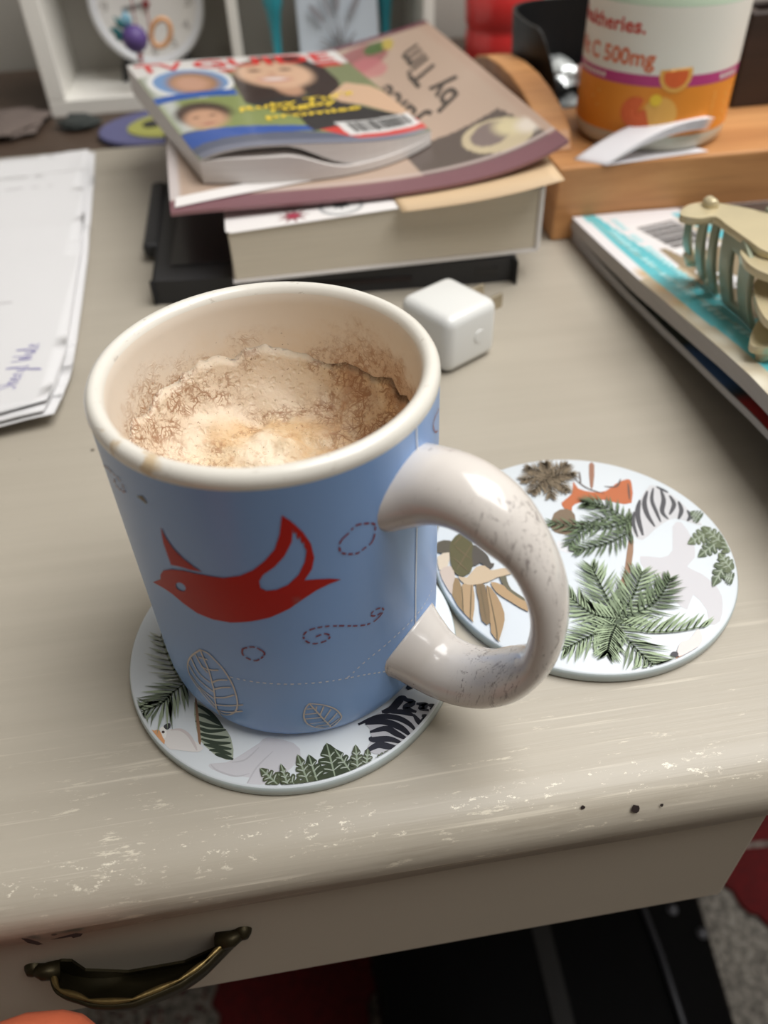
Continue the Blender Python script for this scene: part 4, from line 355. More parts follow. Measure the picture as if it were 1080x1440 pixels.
# ================================================================== DESK
def desk_paint():
    g = NT('beige_brushed_paint')
    x, yl, z = g.xyz()
    y = g.math('ADD', yl, .40)      # distance from the desk's front
    streak = g.noise(60, (.08, 1.6, 1.6), 5, .6)
    fine = g.noise(240, (.05, 2.2, 2.2), 3, .6)
    broad = g.noise(9, (.5, 1, 1), 2)
    c = g.mix(g.step(streak, .25, .75), (171, 163, 149), (178, 170, 156))
    c = g.mix(g.math('MULTIPLY', g.step(fine, .58, .74), g.step(y, .19, .10)), c, (208, 200, 184))
    c = g.mix(g.math('MULTIPLY', g.step(broad, .35, .75), .35), c, (158, 150, 136))
    # pale rubbed patches along the rounded front edge
    band = g.math('MULTIPLY', g.step(y, .0945, .0985), g.step(g.math('ADD', y, g.math('MULTIPLY', g.noise(20), .012)), .116, .108))
    worn = g.step(g.math('ADD', g.noise(520, (.45, 1, 1), 6, .78), g.math('MULTIPLY', g.noise(22, (1, .3, .3), 3), .30)), .735, .78)
    c = g.mix(g.math('MULTIPLY', band, worn), c, (224, 217, 200))
    scuff = g.math('MULTIPLY', g.step(y, .145, .105), g.step(g.math('ADD', g.noise(300, (.25, 1.2, 1), 6, .75, off=(3, 1, 0)), g.math('MULTIPLY', g.noise(25, off=(2, 2, 2)), .25)), .72, .78))
    c = g.mix(g.math('MULTIPLY', scuff, .65), c, (224, 216, 197))
    grime = g.math('MULTIPLY', g.step(y, .0985, .0945), g.step(g.noise(140, (.12, 1, 1), 5, .7, off=(0, 7, 1)), .45, .7))
    c = g.mix(g.math('MULTIPLY', grime, .4), c, (132, 122, 106))
    # dark pin marks
    dot = g.math('MULTIPLY', g.step(g.vor(55, 'F1'), .055, .035), g.step(g.noise(6, off=(9, 2, 1)), .5, .56))
    c = g.mix(dot, c, (74, 66, 56))
    g.L(c, g.b.inputs['Base Color'])
    g.b.inputs['Roughness'].default_value = .42
    g.bump(g.math('ADD', streak, g.math('MULTIPLY', fine, .6)), .25, .0006)
    return g.m
m_desk = desk_paint()
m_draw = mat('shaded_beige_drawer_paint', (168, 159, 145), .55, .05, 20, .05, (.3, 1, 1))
desk = thing('desk', (0, 40, -75), 'beige painted desk with worn rounded front edge and one drawer', 'desk')
prof = [(10.7, 0), (10.35, -.03), (9.95, -.16), (9.6, -.40), (9.36, -.74), (9.26, -1.1), (9.28, -1.45), (9.36, -1.7), (9.42, -1.78), (9.46, -2.25), (9.9, -2.25), (64.0, -2.25), (64.3, -1.8), (64.4, -1.1), (64.2, -.3), (63.8, 0)]
N = 40; V = []; Fc = []
XS = [-46 + i * (52 + 46) / N for i in range(N + 1)]
rnd = random.Random(3)
for x in XS:
    for (a, b) in prof: V.append((x, a + (rnd.uniform(-.02, .02) if a < 10.5 else 0), b))
n = len(prof)
for i in range(N):
    for k in range(n): Fc.append((i * n + k, i * n + (k + 1) % n, (i + 1) * n + (k + 1) % n, (i + 1) * n + k))
Fc += [tuple(range(n)), tuple(N * n + k for k in range(n))[::-1]]
top = fixn(mk('desktop', V, Fc, m_desk, desk, smooth=True))
for p in top.data.polygons[-2:]: p.use_smooth = False
# paint chips on the edge
m_chip = mat('dark_chipped_wood', (34, 22, 20), .7, .3, 400)
def chip_mesh(outline, yz):
    V2, F2 = fill(outline, (), .12)
    return [(a, yz(b)[0], yz(b)[1]) for a, b in V2], F2
edge = lambda b: (9.40 - .075, b)
for out in ([(-9.72 + 1.06, -1.66), (-8.52, -1.72), (-8.36, -1.9), (-8.28, -2.05), (-8.42, -2.06), (-8.6, -1.9)],
            [(-8.05, -1.93), (-7.6, -1.86), (-7.35, -1.83), (-7.2, -1.9), (-7.3, -2.0), (-7.5, -2.02), (-7.52, -1.95), (-7.75, -1.95)]):
    Vc, F_ = chip_mesh(out, edge); fixn(mk('paint_chip', [(a, b - .02, -1.86 + (c + 1.86) * 1.5) for a, b, c in Vc], F_, m_chip, top))
for c, s in (((7.62, 9.51, -.49), .14), ((6.2, 9.7, -.30), .06), ((8.35, 9.5, -.5), .05)):
    pts = [(c[0] + s * rnd.uniform(.7, 1.2) * math.cos(a), s * rnd.uniform(.7, 1.2) * math.sin(a)) for a in np.linspace(0, 6.28, 10)[:-1]]
    V2, F2 = fill(pts, (), .05); fixn(mk('paint_chip', [(a, c[1] + b * .55 - .03, c[2] + b * .8 + .01) for a, b in V2], F2, m_chip, top))
# drawer
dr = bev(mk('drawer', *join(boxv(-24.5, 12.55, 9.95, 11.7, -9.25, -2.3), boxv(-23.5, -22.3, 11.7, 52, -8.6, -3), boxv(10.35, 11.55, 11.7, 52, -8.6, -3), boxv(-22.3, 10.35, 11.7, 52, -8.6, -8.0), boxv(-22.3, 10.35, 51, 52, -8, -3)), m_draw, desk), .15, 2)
# rails and legs
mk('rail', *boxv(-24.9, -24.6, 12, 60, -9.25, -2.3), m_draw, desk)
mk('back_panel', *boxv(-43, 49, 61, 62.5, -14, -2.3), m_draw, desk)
for lx, ly in ((-44, 12.5), (47, 12.5), (-44, 58), (47, 58)):
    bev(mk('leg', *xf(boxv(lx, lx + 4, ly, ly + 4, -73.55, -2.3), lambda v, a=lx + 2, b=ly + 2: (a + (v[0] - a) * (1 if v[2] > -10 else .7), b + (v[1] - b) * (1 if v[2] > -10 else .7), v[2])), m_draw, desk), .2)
# shell-shaped cup pull, open side up
m_brz = mat('aged_bronze', (52, 46, 30), .45, .5, 150, .2, metal=.8)
m_gold = mat('rubbed_brass_rim', (122, 104, 66), .4, .5, 300, .15, metal=.9)
rimpts = [(-9.0, 9.93), (-8.8, 9.30), (-8.14, 8.93), (-7.17, 8.64), (-6.07, 8.72), (-5.04, 9.03), (-4.46, 9.38), (-3.75, 9.93)]
rimc = smooth_line(rimpts, 6)
V = []; Fc = []; nr = len(rimc); lev = 8
cxh = -6.4
for j in range(lev + 1):
    t = j / lev
    for i, (a, b) in enumerate(rimc):
        s = math.cos(t * math.pi / 2) ** .8
        sc = 1 - .035 * abs(math.sin(i / (nr - 1) * math.pi * 6)) * (1 - t)
        V.append((cxh + (a - cxh) * (.25 + .75 * s) , 9.93 - (9.93 - b) * s * (1.03 * sc + .03), -5.1 - 1.75 * math.sin(t * math.pi / 2)))
for j in range(lev):
    for i in range(nr - 1): Fc.append((j * nr + i, j * nr + i + 1, (j + 1) * nr + i + 1, (j + 1) * nr + i))
hd = mk('cup_pull', V, Fc, m_brz, dr, smooth=True); hd['label'] = 'dark bronze shell cup pull with rubbed brass rim'
so = hd.modifiers.new('solid', 'SOLIDIFY'); so.thickness = .0012
rimw = [(a, 9.93 - (9.93 - b) * (1.05 - .05 * abs(math.sin(i / (nr - 1) * math.pi * 6))), -5.06 - .06 * abs(math.sin(i / (nr - 1) * math.pi * 6))) for i, (a, b) in enumerate(rimc)]
mk('rim', *sweep(rimw, [.04 + .06 * abs(math.sin(i / (nr - 1) * math.pi * 6)) for i in range(nr)], 8), m_gold, dr, smooth=True)
for sx, ex in ((-1, -9.55), (1, -3.5)):
    mk('ear', *join(sweep([(ex, 9.9, -5.1), (ex - sx * .3, 9.75, -5.1), (ex - sx * .75, 9.8, -5.2)], [.17, .24, .3], 10), lathe([(.0, -.28), (.16, -.24), (.25, -.1), (.27, 0)], (ex, 9.95, -5.12), 14, 'y')), m_brz, dr, smooth=True)
mk('backplate', *prism([(-9.0, -5.05), (-8.7, -4.9), (-8.45, -5.05), (-8.3, -5.9), (-7.2, -6.6), (-5.5, -6.6), (-4.5, -6.0), (-3.7, -5.2), (-3.9, -5.9), (-5.0, -7.0), (-7.5, -7.0), (-8.7, -6.2)], 9.87, 9.95, 'xzy'), m_brz, dr)

# ================================================================== MUG
MX, MY, MR = -0.584, 16.511, 4.1
PHI = math.radians(-42)
m_blue = mat('pale_blue_glaze', (136, 173, 226), .34, .04, 25, .02, spec=.35, coat=.08)
m_white = mat('off_white_stoneware_glaze', (226, 221, 212), .28, .05, 60, .03, coat=.3)
def worn_white():
    g = NT('worn_white_handle_glaze')
    c = g.mix(g.noise(70), (208, 201, 195), (220, 214, 208))
    sc = g.math('MULTIPLY', g.step(g.noise(520, (1, 1, .16), 6, .8, 1.0), .545, .62), g.step(g.math('ADD', g.noise(70, off=(1, 4, 0)), g.math('MULTIPLY', g.step(g.xyz()[0], .030, .056), .22)), .52, .68))
    c = g.mix(g.math('MULTIPLY', sc, .8), c, (112, 100, 98))
    pit = g.math('MULTIPLY', g.step(g.noise(900, detail=2), .70, .76), g.step(g.noise(60, off=(5, 0, 2)), .48, .56))
    c = g.mix(g.math('MULTIPLY', pit, .7), c, (96, 82, 74))
    g.L(c, g.b.inputs['Base Color']); g.b.inputs['Roughness'].default_value = .2; g.b.inputs['Coat Weight'].default_value = .4; g.b.inputs['Coat Roughness'].default_value = .08
    g.bump(sc, .15, -.0004); return g.m
m_handle = worn_white()
def rim_mat():
    g = NT('scuffed_white_rim_glaze')
    c = g.mix(g.noise(60), (216, 212, 203), (228, 224, 215))
    sc = g.step(g.noise(300, (1, 1, 3), 5, .75), .60, .68)
    c = g.mix(g.math('MULTIPLY', sc, .45), c, (158, 142, 126))
    x, y, z = g.xyz()
    st = g.math('MULTIPLY', g.step(g.noise(200, off=(2, 2, 2)), .5, .6), g.math('MULTIPLY', g.step(x, -.021, -.024), g.step(y, -.015, -.022)))
    c = g.mix(g.math('MULTIPLY', st, .7), c, (196, 164, 112))
    g.L(c, g.b.inputs['Base Color']); g.b.inputs['Roughness'].default_value = .3; g.b.inputs['Coat Weight'].default_value = .3
    return g.m
def warped(g, scale, amt):
    """object coordinates pushed about by noise, so cells look irregular"""
    n = g.t.nodes.new('ShaderNodeTexNoise'); n.inputs['Scale'].default_value = scale; n.inputs['Detail'].default_value = 3; g.L(g.co, n.inputs[0])
    k = g.t.nodes.new('ShaderNodeVectorMath'); k.operation = 'MULTIPLY_ADD'; g.L(n.outputs['Color'], k.inputs[0]); k.inputs[1].default_value = (amt,) * 3; g.L(g.co, k.inputs[2])
    return k.outputs[0]
def residue(g, x, y, hi):
    """brown dried froth: thin broken lace lines, specks and dark dots; hi masks where it may lie"""
    wv = warped(g, 160, .0075)
    lace = g.math('MULTIPLY', g.math('MAXIMUM', g.step(g.vor(300, vec=wv), .12, .03), g.math('MULTIPLY', g.step(g.vor(620, vec=wv), .13, .04), .8)), g.step(g.noise(170, detail=5, rough=.65, off=(3, 1, 7)), .42, .54))
    specks = g.step(g.noise(620, detail=6, rough=.8), .53, .64)
    zone = g.step(g.math('ADD', g.noise(62, detail=4, off=(1, 2, 9)), g.math('MULTIPLY', g.math('ABSOLUTE', g.math('ADD', x, .004)), 6.5)), .50, .64)
    return g.math('MULTIPLY', hi, g.math('MULTIPLY', zone, g.math('MAXIMUM', lace, g.math('MULTIPLY', specks, .75))))
def stained():
    """inside wall: cream glaze, specked with dried froth towards the drink"""
    g = NT('froth_stained_inner_glaze')
    x, y, z = g.xyz()
    c = g.mix(g.noise(40), (216, 204, 189), (224, 214, 201))
    low = g.step(g.math('ADD', z, g.math('MULTIPLY', g.noise(70, detail=5, rough=.7), -.026)), .0750, .0640)
    c = g.mix(g.math('MULTIPLY', low, .7), c, (219, 201, 178))
    rs = residue(g, x, y, low)
    c = g.mix(g.math('MULTIPLY', g.math('MULTIPLY', low, g.step(g.math('ADD', x, g.math('MULTIPLY', g.noise(60), .02)), .022, .040)), .6), c, (186, 148, 112))
    c = g.mix(g.math('MULTIPLY', rs, .75), c, (150, 104, 66))
    c = g.mix(g.math('MULTIPLY', low, g.math('MULTIPLY', g.step(g.noise(1100, detail=2), .70, .76), .8)), c, (88, 54, 32))
    g.L(c, g.b.inputs['Base Color']); g.b.inputs['Roughness'].default_value = .4
    g.bump(rs, .35, .0006); return g.m
m_rim, m_inner = rim_mat(), stained()
mug = thing('mug', (MX, MY, .4), 'pale blue mug with red bird print and white handle, on a coaster', 'mug')
prof = [(0, .62), (2.9, .62), (3.05, .42), (3.5, .4), (3.72, .46), (3.92, .64), (4.04, .95), (4.09, 1.35), (4.1, 2), (4.1, 9.72), (4.12, 9.80), (4.11, 9.92), (4.05, 10.03), (3.95, 10.1), (3.84, 10.1), (3.74, 10.03), (3.67, 9.9), (3.64, 9.6), (3.64, 2.0), (3.4, 1.3), (2.9, 1.1), (0, 1.1)]
Vm, Fm = lathe(prof, (MX, MY, 0), 96)
mi = []
for i in range(len(prof) - 1): mi += [0 if i < 9 else (1 if i < 16 else 2)] * 96
mug_body = mk('mug_body', Vm, Fm, [m_blue, m_rim, m_inner], mug, smooth=True, midx=mi)
def mugpt(t, z, d=.012):
    r = MR + d
    if z < 1.35: r = np.interp(z, [.4, .46, .64, .95, 1.35], [3.5, 3.72, 3.92, 4.04, 4.09]) + d
    return (MX + r * math.cos(t), MY + r * math.sin(t), z)
hc = [(3.75, 8.05, 1.32, 1.0), (4.15, 8.2, 1.12, .92), (4.6, 8.38, .98, .86), (5.2, 8.5, .92, .80), (5.8, 8.42, .88, .74), (6.4, 8.1, .84, .68), (7.0, 7.58, .70, .52), (7.46, 6.82, .64, .45), (7.70, 5.9, .61, .40), (7.72, 4.95, .61, .40), (7.54, 4.0, .64, .43), (7.02, 3.15, .82, .62), (6.45, 2.5, .86, .68), (5.8, 2.12, .90, .74), (5.15, 1.98, .92, .80), (4.6, 2.05, .98, .86), (4.15, 2.25, 1.12, .92), (3.75, 2.42, 1.32, 1.0)]
hp = smooth_line(hc, 4)
path = [(MX + r * math.cos(PHI), MY + r * math.sin(PHI), z) for r, z, _, _ in hp]
mk('handle', *sweep(path, [(a, b) for _, _, a, b in hp], 28, flat=(-math.sin(PHI), math.cos(PHI), 0)), m_handle, mug, smooth=True)
# printed decoration and a painted seam reflection, lying on the glaze
m_red = mat('red_print', (172, 30, 22), .42, .08, 90, .02, spec=.3)
m_maroon = mat('dark_red_print', (128, 30, 44), .35, .05)
m_wprint_glint = mat('white_print_and_glint', (222, 224, 226), .35, .04)
m_leafp = mat('cream_print', (206, 196, 186), .35, .05)
def on_mug(name, vf, mt, d=.016):
    V2, F2 = vf
    o = mk(name, [mugpt(a / MR, b, d) for a, b in V2], F2, mt, mug_body, smooth=True)
    for p in o.data.polygons:
        if p.normal.x * p.center.x + p.normal.y * p.center.y < 0: p.flip()
    return o
sz = lambda L: [(t * MR, z) for t, z in L]
b_ = on_mug('bird_print', fill(sz(D['bird']), [sz(h) for h in D['bird_holes']], .22), m_red); b_['label'] = 'red flying bird printed on the mug'
on_mug('feather_print', fill(sz(D['feather']), (), .2), m_red)
for l in D['red_dash']: on_mug('dashed_print', dashes(smooth_line(sz(l), 3), .135, .06, .045), m_maroon)
for l in D['white_dot']: on_mug('dotted_print', dashes(smooth_line(sz(l), 3), .075, .10, .04), m_wprint_glint)
for l in D['seam_line']: on_mug('seam_glint', ribbon(densify(sz(l), .15, False), .045), m_wprint_glint)  # reflection along the mug's seam, painted as thin white strips
for k in ('leaf_a', 'leaf_b'):
    on_mug('leaf_print', join(*[ribbon(densify(smooth_line(sz(l), 4), .1, False), .05 if k == 'leaf_a' else .042) for l in D[k]]), m_leafp)
on_mug('drip_stain', fill(sz(D['smudge']), (), .1), mat('dried_drip', (120, 108, 80), .5, .2), .008)

# milky froth left inside the mug
def froth():
    g = NT('milky_coffee_froth')
    x, y, z = g.xyz()
    rad = g.math('POWER', g.math('ADD', g.math('MULTIPLY', x, x), g.math('MULTIPLY', y, y)), .5)
    c = g.mix(g.step(g.noise(75, detail=5, rough=.65, dist=.6), .35, .65), (222, 204, 174), (212, 180, 138))
    brown = g.step(g.math('ADD', g.noise(60, detail=6, rough=.65, dist=.5), g.math('MULTIPLY', x, 9.)), .52, .86)
    c = g.mix(g.math('MULTIPLY', brown, .85), c, (170, 130, 98))
    cen = g.math('ADD', g.math('POWER', g.math('ABSOLUTE', g.math('ADD', x, .004)), 1.0), g.math('MULTIPLY', g.math('ABSOLUTE', g.math('ADD', y, -.004)), .5))
    c = g.mix(g.math('MULTIPLY', g.step(g.math('ADD', cen, g.math('MULTIPLY', g.noise(110, detail=4), .012)), .019, .009), .75), c, (228, 216, 196))
    mott = g.math('MULTIPLY', g.step(g.noise(330, detail=6, rough=.75), .50, .62), g.step(g.noise(80, off=(0, 5, 5)), .40, .58))
    c = g.mix(g.math('MULTIPLY', mott, .5), c, (176, 128, 84))
    c = g.mix(g.math('MULTIPLY', g.step(g.noise(210, detail=5, rough=.7, off=(8, 0, 3)), .58, .68), .5), c, (228, 214, 190))
    edge_ = g.step(g.math('ADD', rad, g.math('MULTIPLY', g.noise(90, detail=5), .012)), .028, .036)
    c = g.mix(g.math('MULTIPLY', edge_, g.math('MULTIPLY', g.step(x, .024, .0), .9)), c, (219, 201, 178))
    rs = residue(g, x, y, g.step(rad, .014, .024))
    c = g.mix(g.math('MULTIPLY', rs, .8), c, (142, 96, 60))
    c = g.mix(g.math('MULTIPLY', g.step(g.noise(1000, detail=2, off=(1, 1, 1)), .68, .74), .6), c, (110, 70, 40))
    pit = g.step(z, .0608, .0575)
    c = g.mix(g.math('MULTIPLY', pit, .75), c, (140, 98, 62))
    g.L(c, g.b.inputs['Base Color']); g.b.inputs['Roughness'].default_value = .55
    g.b.inputs['Subsurface Weight'].default_value = .1; g.b.inputs['Subsurface Radius'].default_value = (.002, .001, .0006)
    g.bump(g.math('ADD', g.math('MULTIPLY', g.noise(420, detail=6, rough=.75), .7), g.math('MULTIPLY', g.step(g.vor(420, 'F1', warped(g, 200, .005)), .15, .45), .4)), .55, .0008); return g.m
from mathutils import noise as mno
pits = [(2.3, -.2, .34, .5), (1.55, -1.15, .3, .4), (2.9, .9, .42, .6), (2.75, .1, .3, .35), (.95, -1.75, .24, .35), (1.9, .55, .22, .3), (2.2, 1.7, .25, .3), (-2.0, .55, .5, .3), (-.4, 2.4, .3, .25), (1.2, -.5, .2, .2), (.3, 1.2, .3, -.25), (-1.5, 2.2, .35, -.2)]
def froth_z(x, y):
    r = math.hypot(x, y); t = max(0., (r - .9) / 2.74)
    z = 6.4 + (1.7 + .5 * mno.noise((x * .9, y * .9, 4)) + .2 * mno.noise((x * 2.6, y * 2.6, 6))) * t ** 6
    z += .22 * mno.noise((x * .8, y * .8, 1)) + .12 * mno.noise((x * 2.1, y * 2.1, 2)) + .06 * mno.noise((x * 5, y * 5, 3))
    z += .35 * math.exp(-((x + .5) ** 2 + (y - 1.9) ** 2) / 2.2)
    for a, b, s, d in pits: z -= d * math.exp(-((x - a) ** 2 + (y - b) ** 2) / (s * s))
    return z
V = [(MX, MY, froth_z(0, 0))]; Fc = []; NR, NA = 44, 120
for j in range(1, NR + 1):
    r = 3.634 * j / NR
    for k in range(NA):
        a = 2 * math.pi * k / NA; x, y = r * math.cos(a), r * math.sin(a); V.append((MX + x, MY + y, froth_z(x, y)))
for k in range(NA): Fc.append((0, 1 + k, 1 + (k + 1) % NA))
for j in range(NR - 1):
    for k in range(NA): Fc.append((1 + j * NA + k, 1 + (j + 1) * NA + k, 1 + (j + 1) * NA + (k + 1) % NA, 1 + j * NA + (k + 1) % NA))
k0 = 1 + (NR - 1) * NA
for k in range(NA): V.append((MX + 3.6 * math.cos(2 * math.pi * k / NA), MY + 3.6 * math.sin(2 * math.pi * k / NA), 5.2))
for k in range(NA): Fc.append((k0 + k, k0 + NA + k, k0 + NA + (k + 1) % NA, k0 + (k + 1) % NA))
Fc.append(tuple(k0 + NA + k for k in range(NA))[::-1])
tag(mk('coffee_froth', V, Fc, froth(), None, (MX, MY, 0), smooth=True), 'cream and brown milky froth clinging inside the blue mug', 'coffee')

# ================================================================== COASTERS
m_cw = mat('white_coaster_print_ground', (212, 218, 223), .25, .02, 40, spec=.3)
m_ce = mat('greenish_glass_edge', (176, 186, 186), .12, .15, 60, spec=.5)
m_ink = print_mat('coaster_ink', .3)
def frond_mesh(spine, L, side, dark, light, n, rr):
    line = smooth_line(spine, 8); S = len(line); V, Fc, ink = [], [], []
    def tri(p, d, l, w, c):
        k = len(V); nx, ny = -d[1], d[0]
        mid = (p[0] + d[0] * l * .45, p[1] + d[1] * l * .45)
        V.extend([(p[0] + nx * w * .3, p[1] + ny * w * .3), (p[0] - nx * w * .3, p[1] - ny * w * .3), (mid[0] - nx * w / 2, mid[1] - ny * w / 2), (p[0] + d[0] * l, p[1] + d[1] * l), (mid[0] + nx * w / 2, mid[1] + ny * w / 2)])
        Fc.append((k, k + 1, k + 2, k + 3, k + 4)); ink.append(c)
    for i in range(n):
        t = .03 + .97 * i / (n - 1); f = t * (S - 1); k = min(int(f), S - 2); u = f - k
        p = [line[k][q] + (line[k + 1][q] - line[k][q]) * u for q in (0, 1)]
        dx, dy = line[k + 1][0] - line[k][0], line[k + 1][1] - line[k][1]; d = math.hypot(dx, dy) or 1; a = math.atan2(dy, dx)
        ln = L * (.45 + .55 * math.sin(math.pi * min(1, .18 + t * .78))) * rr.uniform(.85, 1.1)
        for s in ((1, -1) if side == 0 else (side,)):
            b = a + s * (1.05 - .55 * t + rr.uniform(-.1, .1)); u_ = rr.random()
            tri(p, (math.cos(b), math.sin(b)), ln, .07 + .045 * rr.random(), tuple(light[q] + (dark[q] - light[q]) * (u_ ** 1.5 * .8) for q in range(3)))
            b += s * .12
            tri(p, (math.cos(b), math.sin(b)), ln * .6, .035, tuple(light[q] * .5 + dark[q] * .5 for q in range(3)))
    V2, F2 = ribbon(line, .07, True); k = len(V)
    V += V2; Fc += [tuple(i + k for i in f) for f in F2]; ink += [dark] * len(F2)
    return V, Fc, ink
def coaster(cx, cy_, polys, fronds, label):
    R = 5.02
    root = thing('coaster', (cx, cy_, 0), label, 'coaster', 'jungle print coasters')
    Vb, Fb = lathe([(0, 0), (R - .12, 0), (R, .08), (R, .30), (R - .04, .37), (R - .10, .4), (0, .4)], (cx, cy_, 0), 128)
    mi = []
    for i in range(6): mi += [1 if i < 4 else 0] * 128
    disc = mk('glass_disc', Vb, Fb, [m_cw, m_ce], root, smooth=True, midx=mi)
    rr = random.Random(5); lim = R - .11
    def clampd(p):
        d = math.hypot(p[0] - cx, p[1] - cy_)
        return p if d <= lim else (cx + (p[0] - cx) * lim / d, cy_ + (p[1] - cy_) * lim / d)
    V, Fc, ink = [], [], []; z = .402
    for item in polys:
        if item[0] == 'stroke': V2, F2 = ribbon(smooth_line(item[1], 6), item[2], True); c = item[3]
        else:
            pts = [clampd(p) for p in smooth_loop(item[0], 2)]
            V2, F2 = fill(pts, (), .5); c = item[1]
        k = len(V); z += .0006; V += [(*clampd(p), z) for p in V2]; Fc += [tuple(i + k for i in f) for f in F2]; ink += [c] * len(F2)
    fixup(mk('jungle_print', V, Fc, m_ink, disc, ink=ink))
    V, Fc, ink = [], [], []; z += .002
    for f in fronds:
        V2, F2, c2 = frond_mesh(*f, rr); k = len(V); z += .0006
        V += [(*clampd(p), z) for p in V2]; Fc += [tuple(i + k for i in q) for q in F2]; ink += c2
    fixup(mk('palm_print', V, Fc, m_ink, disc, ink=ink))
    return root
def fixup(o):
    """printed faces all look up"""
    me = o.data
    for p in me.polygons:
        if p.normal.z < 0: p.flip()
    return o
coaster(-.937, 16.145, D['c1_poly'], D['c1_frond'], 'round glass coaster with jungle print lying under the blue mug')
coaster(8.958, 18.073, D['c2_poly'], D['c2_frond'], 'empty round glass coaster with palm tree print, right of the mug')

# ================================================================== CHARGER
m_plug = mat('glossy_white_plastic', (222, 222, 219), .25, .01, 20, coat=.2)
m_gold2 = mat('plug_metal', (190, 180, 160), .3, .1, metal=1)
ch = thing('charger', (6.9, 31.8, 0), 'white cube wall charger lying behind the blue mug', 'charger')
ca = math.radians(31); cc = (6.85, 29.85)
def cube_pt(u, v, z): return (cc[0] + u * math.cos(ca) - v * math.sin(ca), cc[1] + u * math.sin(ca) + v * math.cos(ca), z)
Vb, Fb = boxv(0, 3.1, 0, 3.3, 0, 2.75)
bev(fixn(mk('charger_body', [cube_pt(*v) for v in Vb], Fb, m_plug, ch, smooth=True)), .5, 5)
mk('socket_slot', *xf(boxv(-.015, .01, 1.2, 2.1, 1.2, 1.5), lambda v: cube_pt(*v)), m_chip, ch)
mk('button', *xf(lathe([(0, -.04), (.28, -.04), (.3, 0), (.3, .05)], (1.9, 0, 1.35), 20, 'y'), lambda v: cube_pt(*v)), m_plug, ch)
for v in (1.0, 2.2):
    bev(mk('prong', *xf(boxv(3.05, 4.3, v - .08, v + .08, 1.5, 2.2), lambda q: cube_pt(*q)), m_gold2, ch), .04)

# ================================================================== BLACK CASE, BOOK
m_blk = mat('black_soft_case', (38, 38, 40), .55, .1, 200, .05)
m_blk2 = mat('black_gloss_plastic', (24, 24, 26), .3, .05)
case = thing('tablet_case', (3, 50, 0), 'flat black tablet case with pen loop under the book and magazines', 'case')
pr_ = [(-6.3, 41.0), (-6.05, 39.8), (-5.0, 39.2), (10.4, 38.05), (11.8, 38.4), (12.3, 39.3), (12.9, 60), (12.2, 61), (-5.2, 61.2), (-5.8, 60.5)]
bev(fixn(mk('case_body', *prism(smooth_loop(pr_, 3), 0, 1.3), m_blk, case)), .5, 4)
bev(fixn(mk('case_lid', *prism([(-5.4, 40.8), (11.2, 39.7), (11.7, 59.6), (-4.8, 60.2)], 1.3, 1.38), m_blk2, case)), .03, 1)
mk('slot', *rotz(boxv(1.0, 6.8, 38.42, 38.72, .5, .72), -math.radians(4), (3.5, 38.6)), m_chip, case)
mk('port', *rotz(boxv(10.0, 11.3, 38.02, 38.5, .45, .85), -math.radians(3), (10.6, 38.2)), m_blk2, case)
bev(mk('pen_loop', *boxv(-7.15, -6.2, 44.3, 53.6, .2, 1.1), m_blk, case), .3, 3)

m_page = mat('cream_page_edges', (212, 202, 184), .8, .10, 60, .15, (.3, .3, 14))
m_cov = mat('white_book_cover', (232, 228, 226), .4, .03, 20)
m_cov2 = mat('slate_grey_book_cover', (112, 116, 126), .4, .1, 20)
book = thing('book', (5.5, 49, 1.38), 'thick paperback book with cream page edges lying under the magazines', 'book')
ang = math.radians(.6)
wedge = lambda vf: xf(vf, lambda v: (v[0], v[1], 1.4 + (v[2] - 1.4) * (.80 + .24 * (v[0] + 2.2) / 15.6)))     # the spine side is thicker
bx = lambda *b: wedge(rotz(boxv(*b), ang, (5.5, 38.3)))
bev(mk('page_block', *bx(-2.1, 13.2, 38.2, 59.5, 1.55, 4.55), m_page, book), .06, 1)
cvt = lambda pts, z0, z1: wedge(rotz(prism(pts, z0, z1), ang, (5.5, 38.3)))
bev(mk('front_cover', *cvt([(-2.2, 38.35), (-1.95, 38.1), (7.6, 38.1), (7.6, 59.6), (-2.2, 59.6)], 4.55, 4.63), m_cov, book), .02, 1)
mk('front_cover', *cvt([(7.6, 38.1), (13.35, 38.1), (13.35, 59.6), (7.6, 59.6)], 4.55, 4.62), m_cov2, book)
mk('back_cover', *bx(-2.2, 13.35, 38.1, 59.6, 1.40, 1.55), m_cov, book)
bev(mk('spine', *bx(13.2, 13.45, 38.1, 59.6, 1.5, 4.66), m_cov, book), .08, 2)
# cover print: red flower and round grey emblem
m_bp = print_mat('book_ink', .4)
V, Fc, ink = [], [], []
def addp(pts, c, z):
    k = len(V); V2, F2 = fill(pts, (), .3); V.extend([(a, b, 1.4 + (z - 1.4) * (.80 + .24 * (a + 2.2) / 15.6)) for a, b in V2]); Fc.extend([tuple(i + k for i in f) for f in F2]); ink.extend([c] * len(F2))
def star(cx, cy_, r0, r1, n): return [(cx + (r0 if i % 2 else r1) * math.cos(math.pi * i / n), cy_ + (r0 if i % 2 else r1) * math.sin(math.pi * i / n)) for i in range(2 * n)]
addp(star(1.1, 38.9, .35, .85, 9), (.30, .14, .15), 4.636); addp(star(1.1, 38.9, .2, .45, 7), (.40, .04, .08), 4.64)
addp(star(3.5, 39.3, 1.1, 1.15, 20), (.45, .45, .45), 4.636); addp(star(3.5, 39.3, .9, .92, 20), (.78, .77, .76), 4.64); addp(star(3.5, 39.4, .3, .55, 8), (.12, .12, .12), 4.644)
addp(star(6.3, 39.4, .25, .6, 8), (.40, .2, .22), 4.636)
fixup(mk('cover_print', V, Fc, m_bp, book, ink=ink))

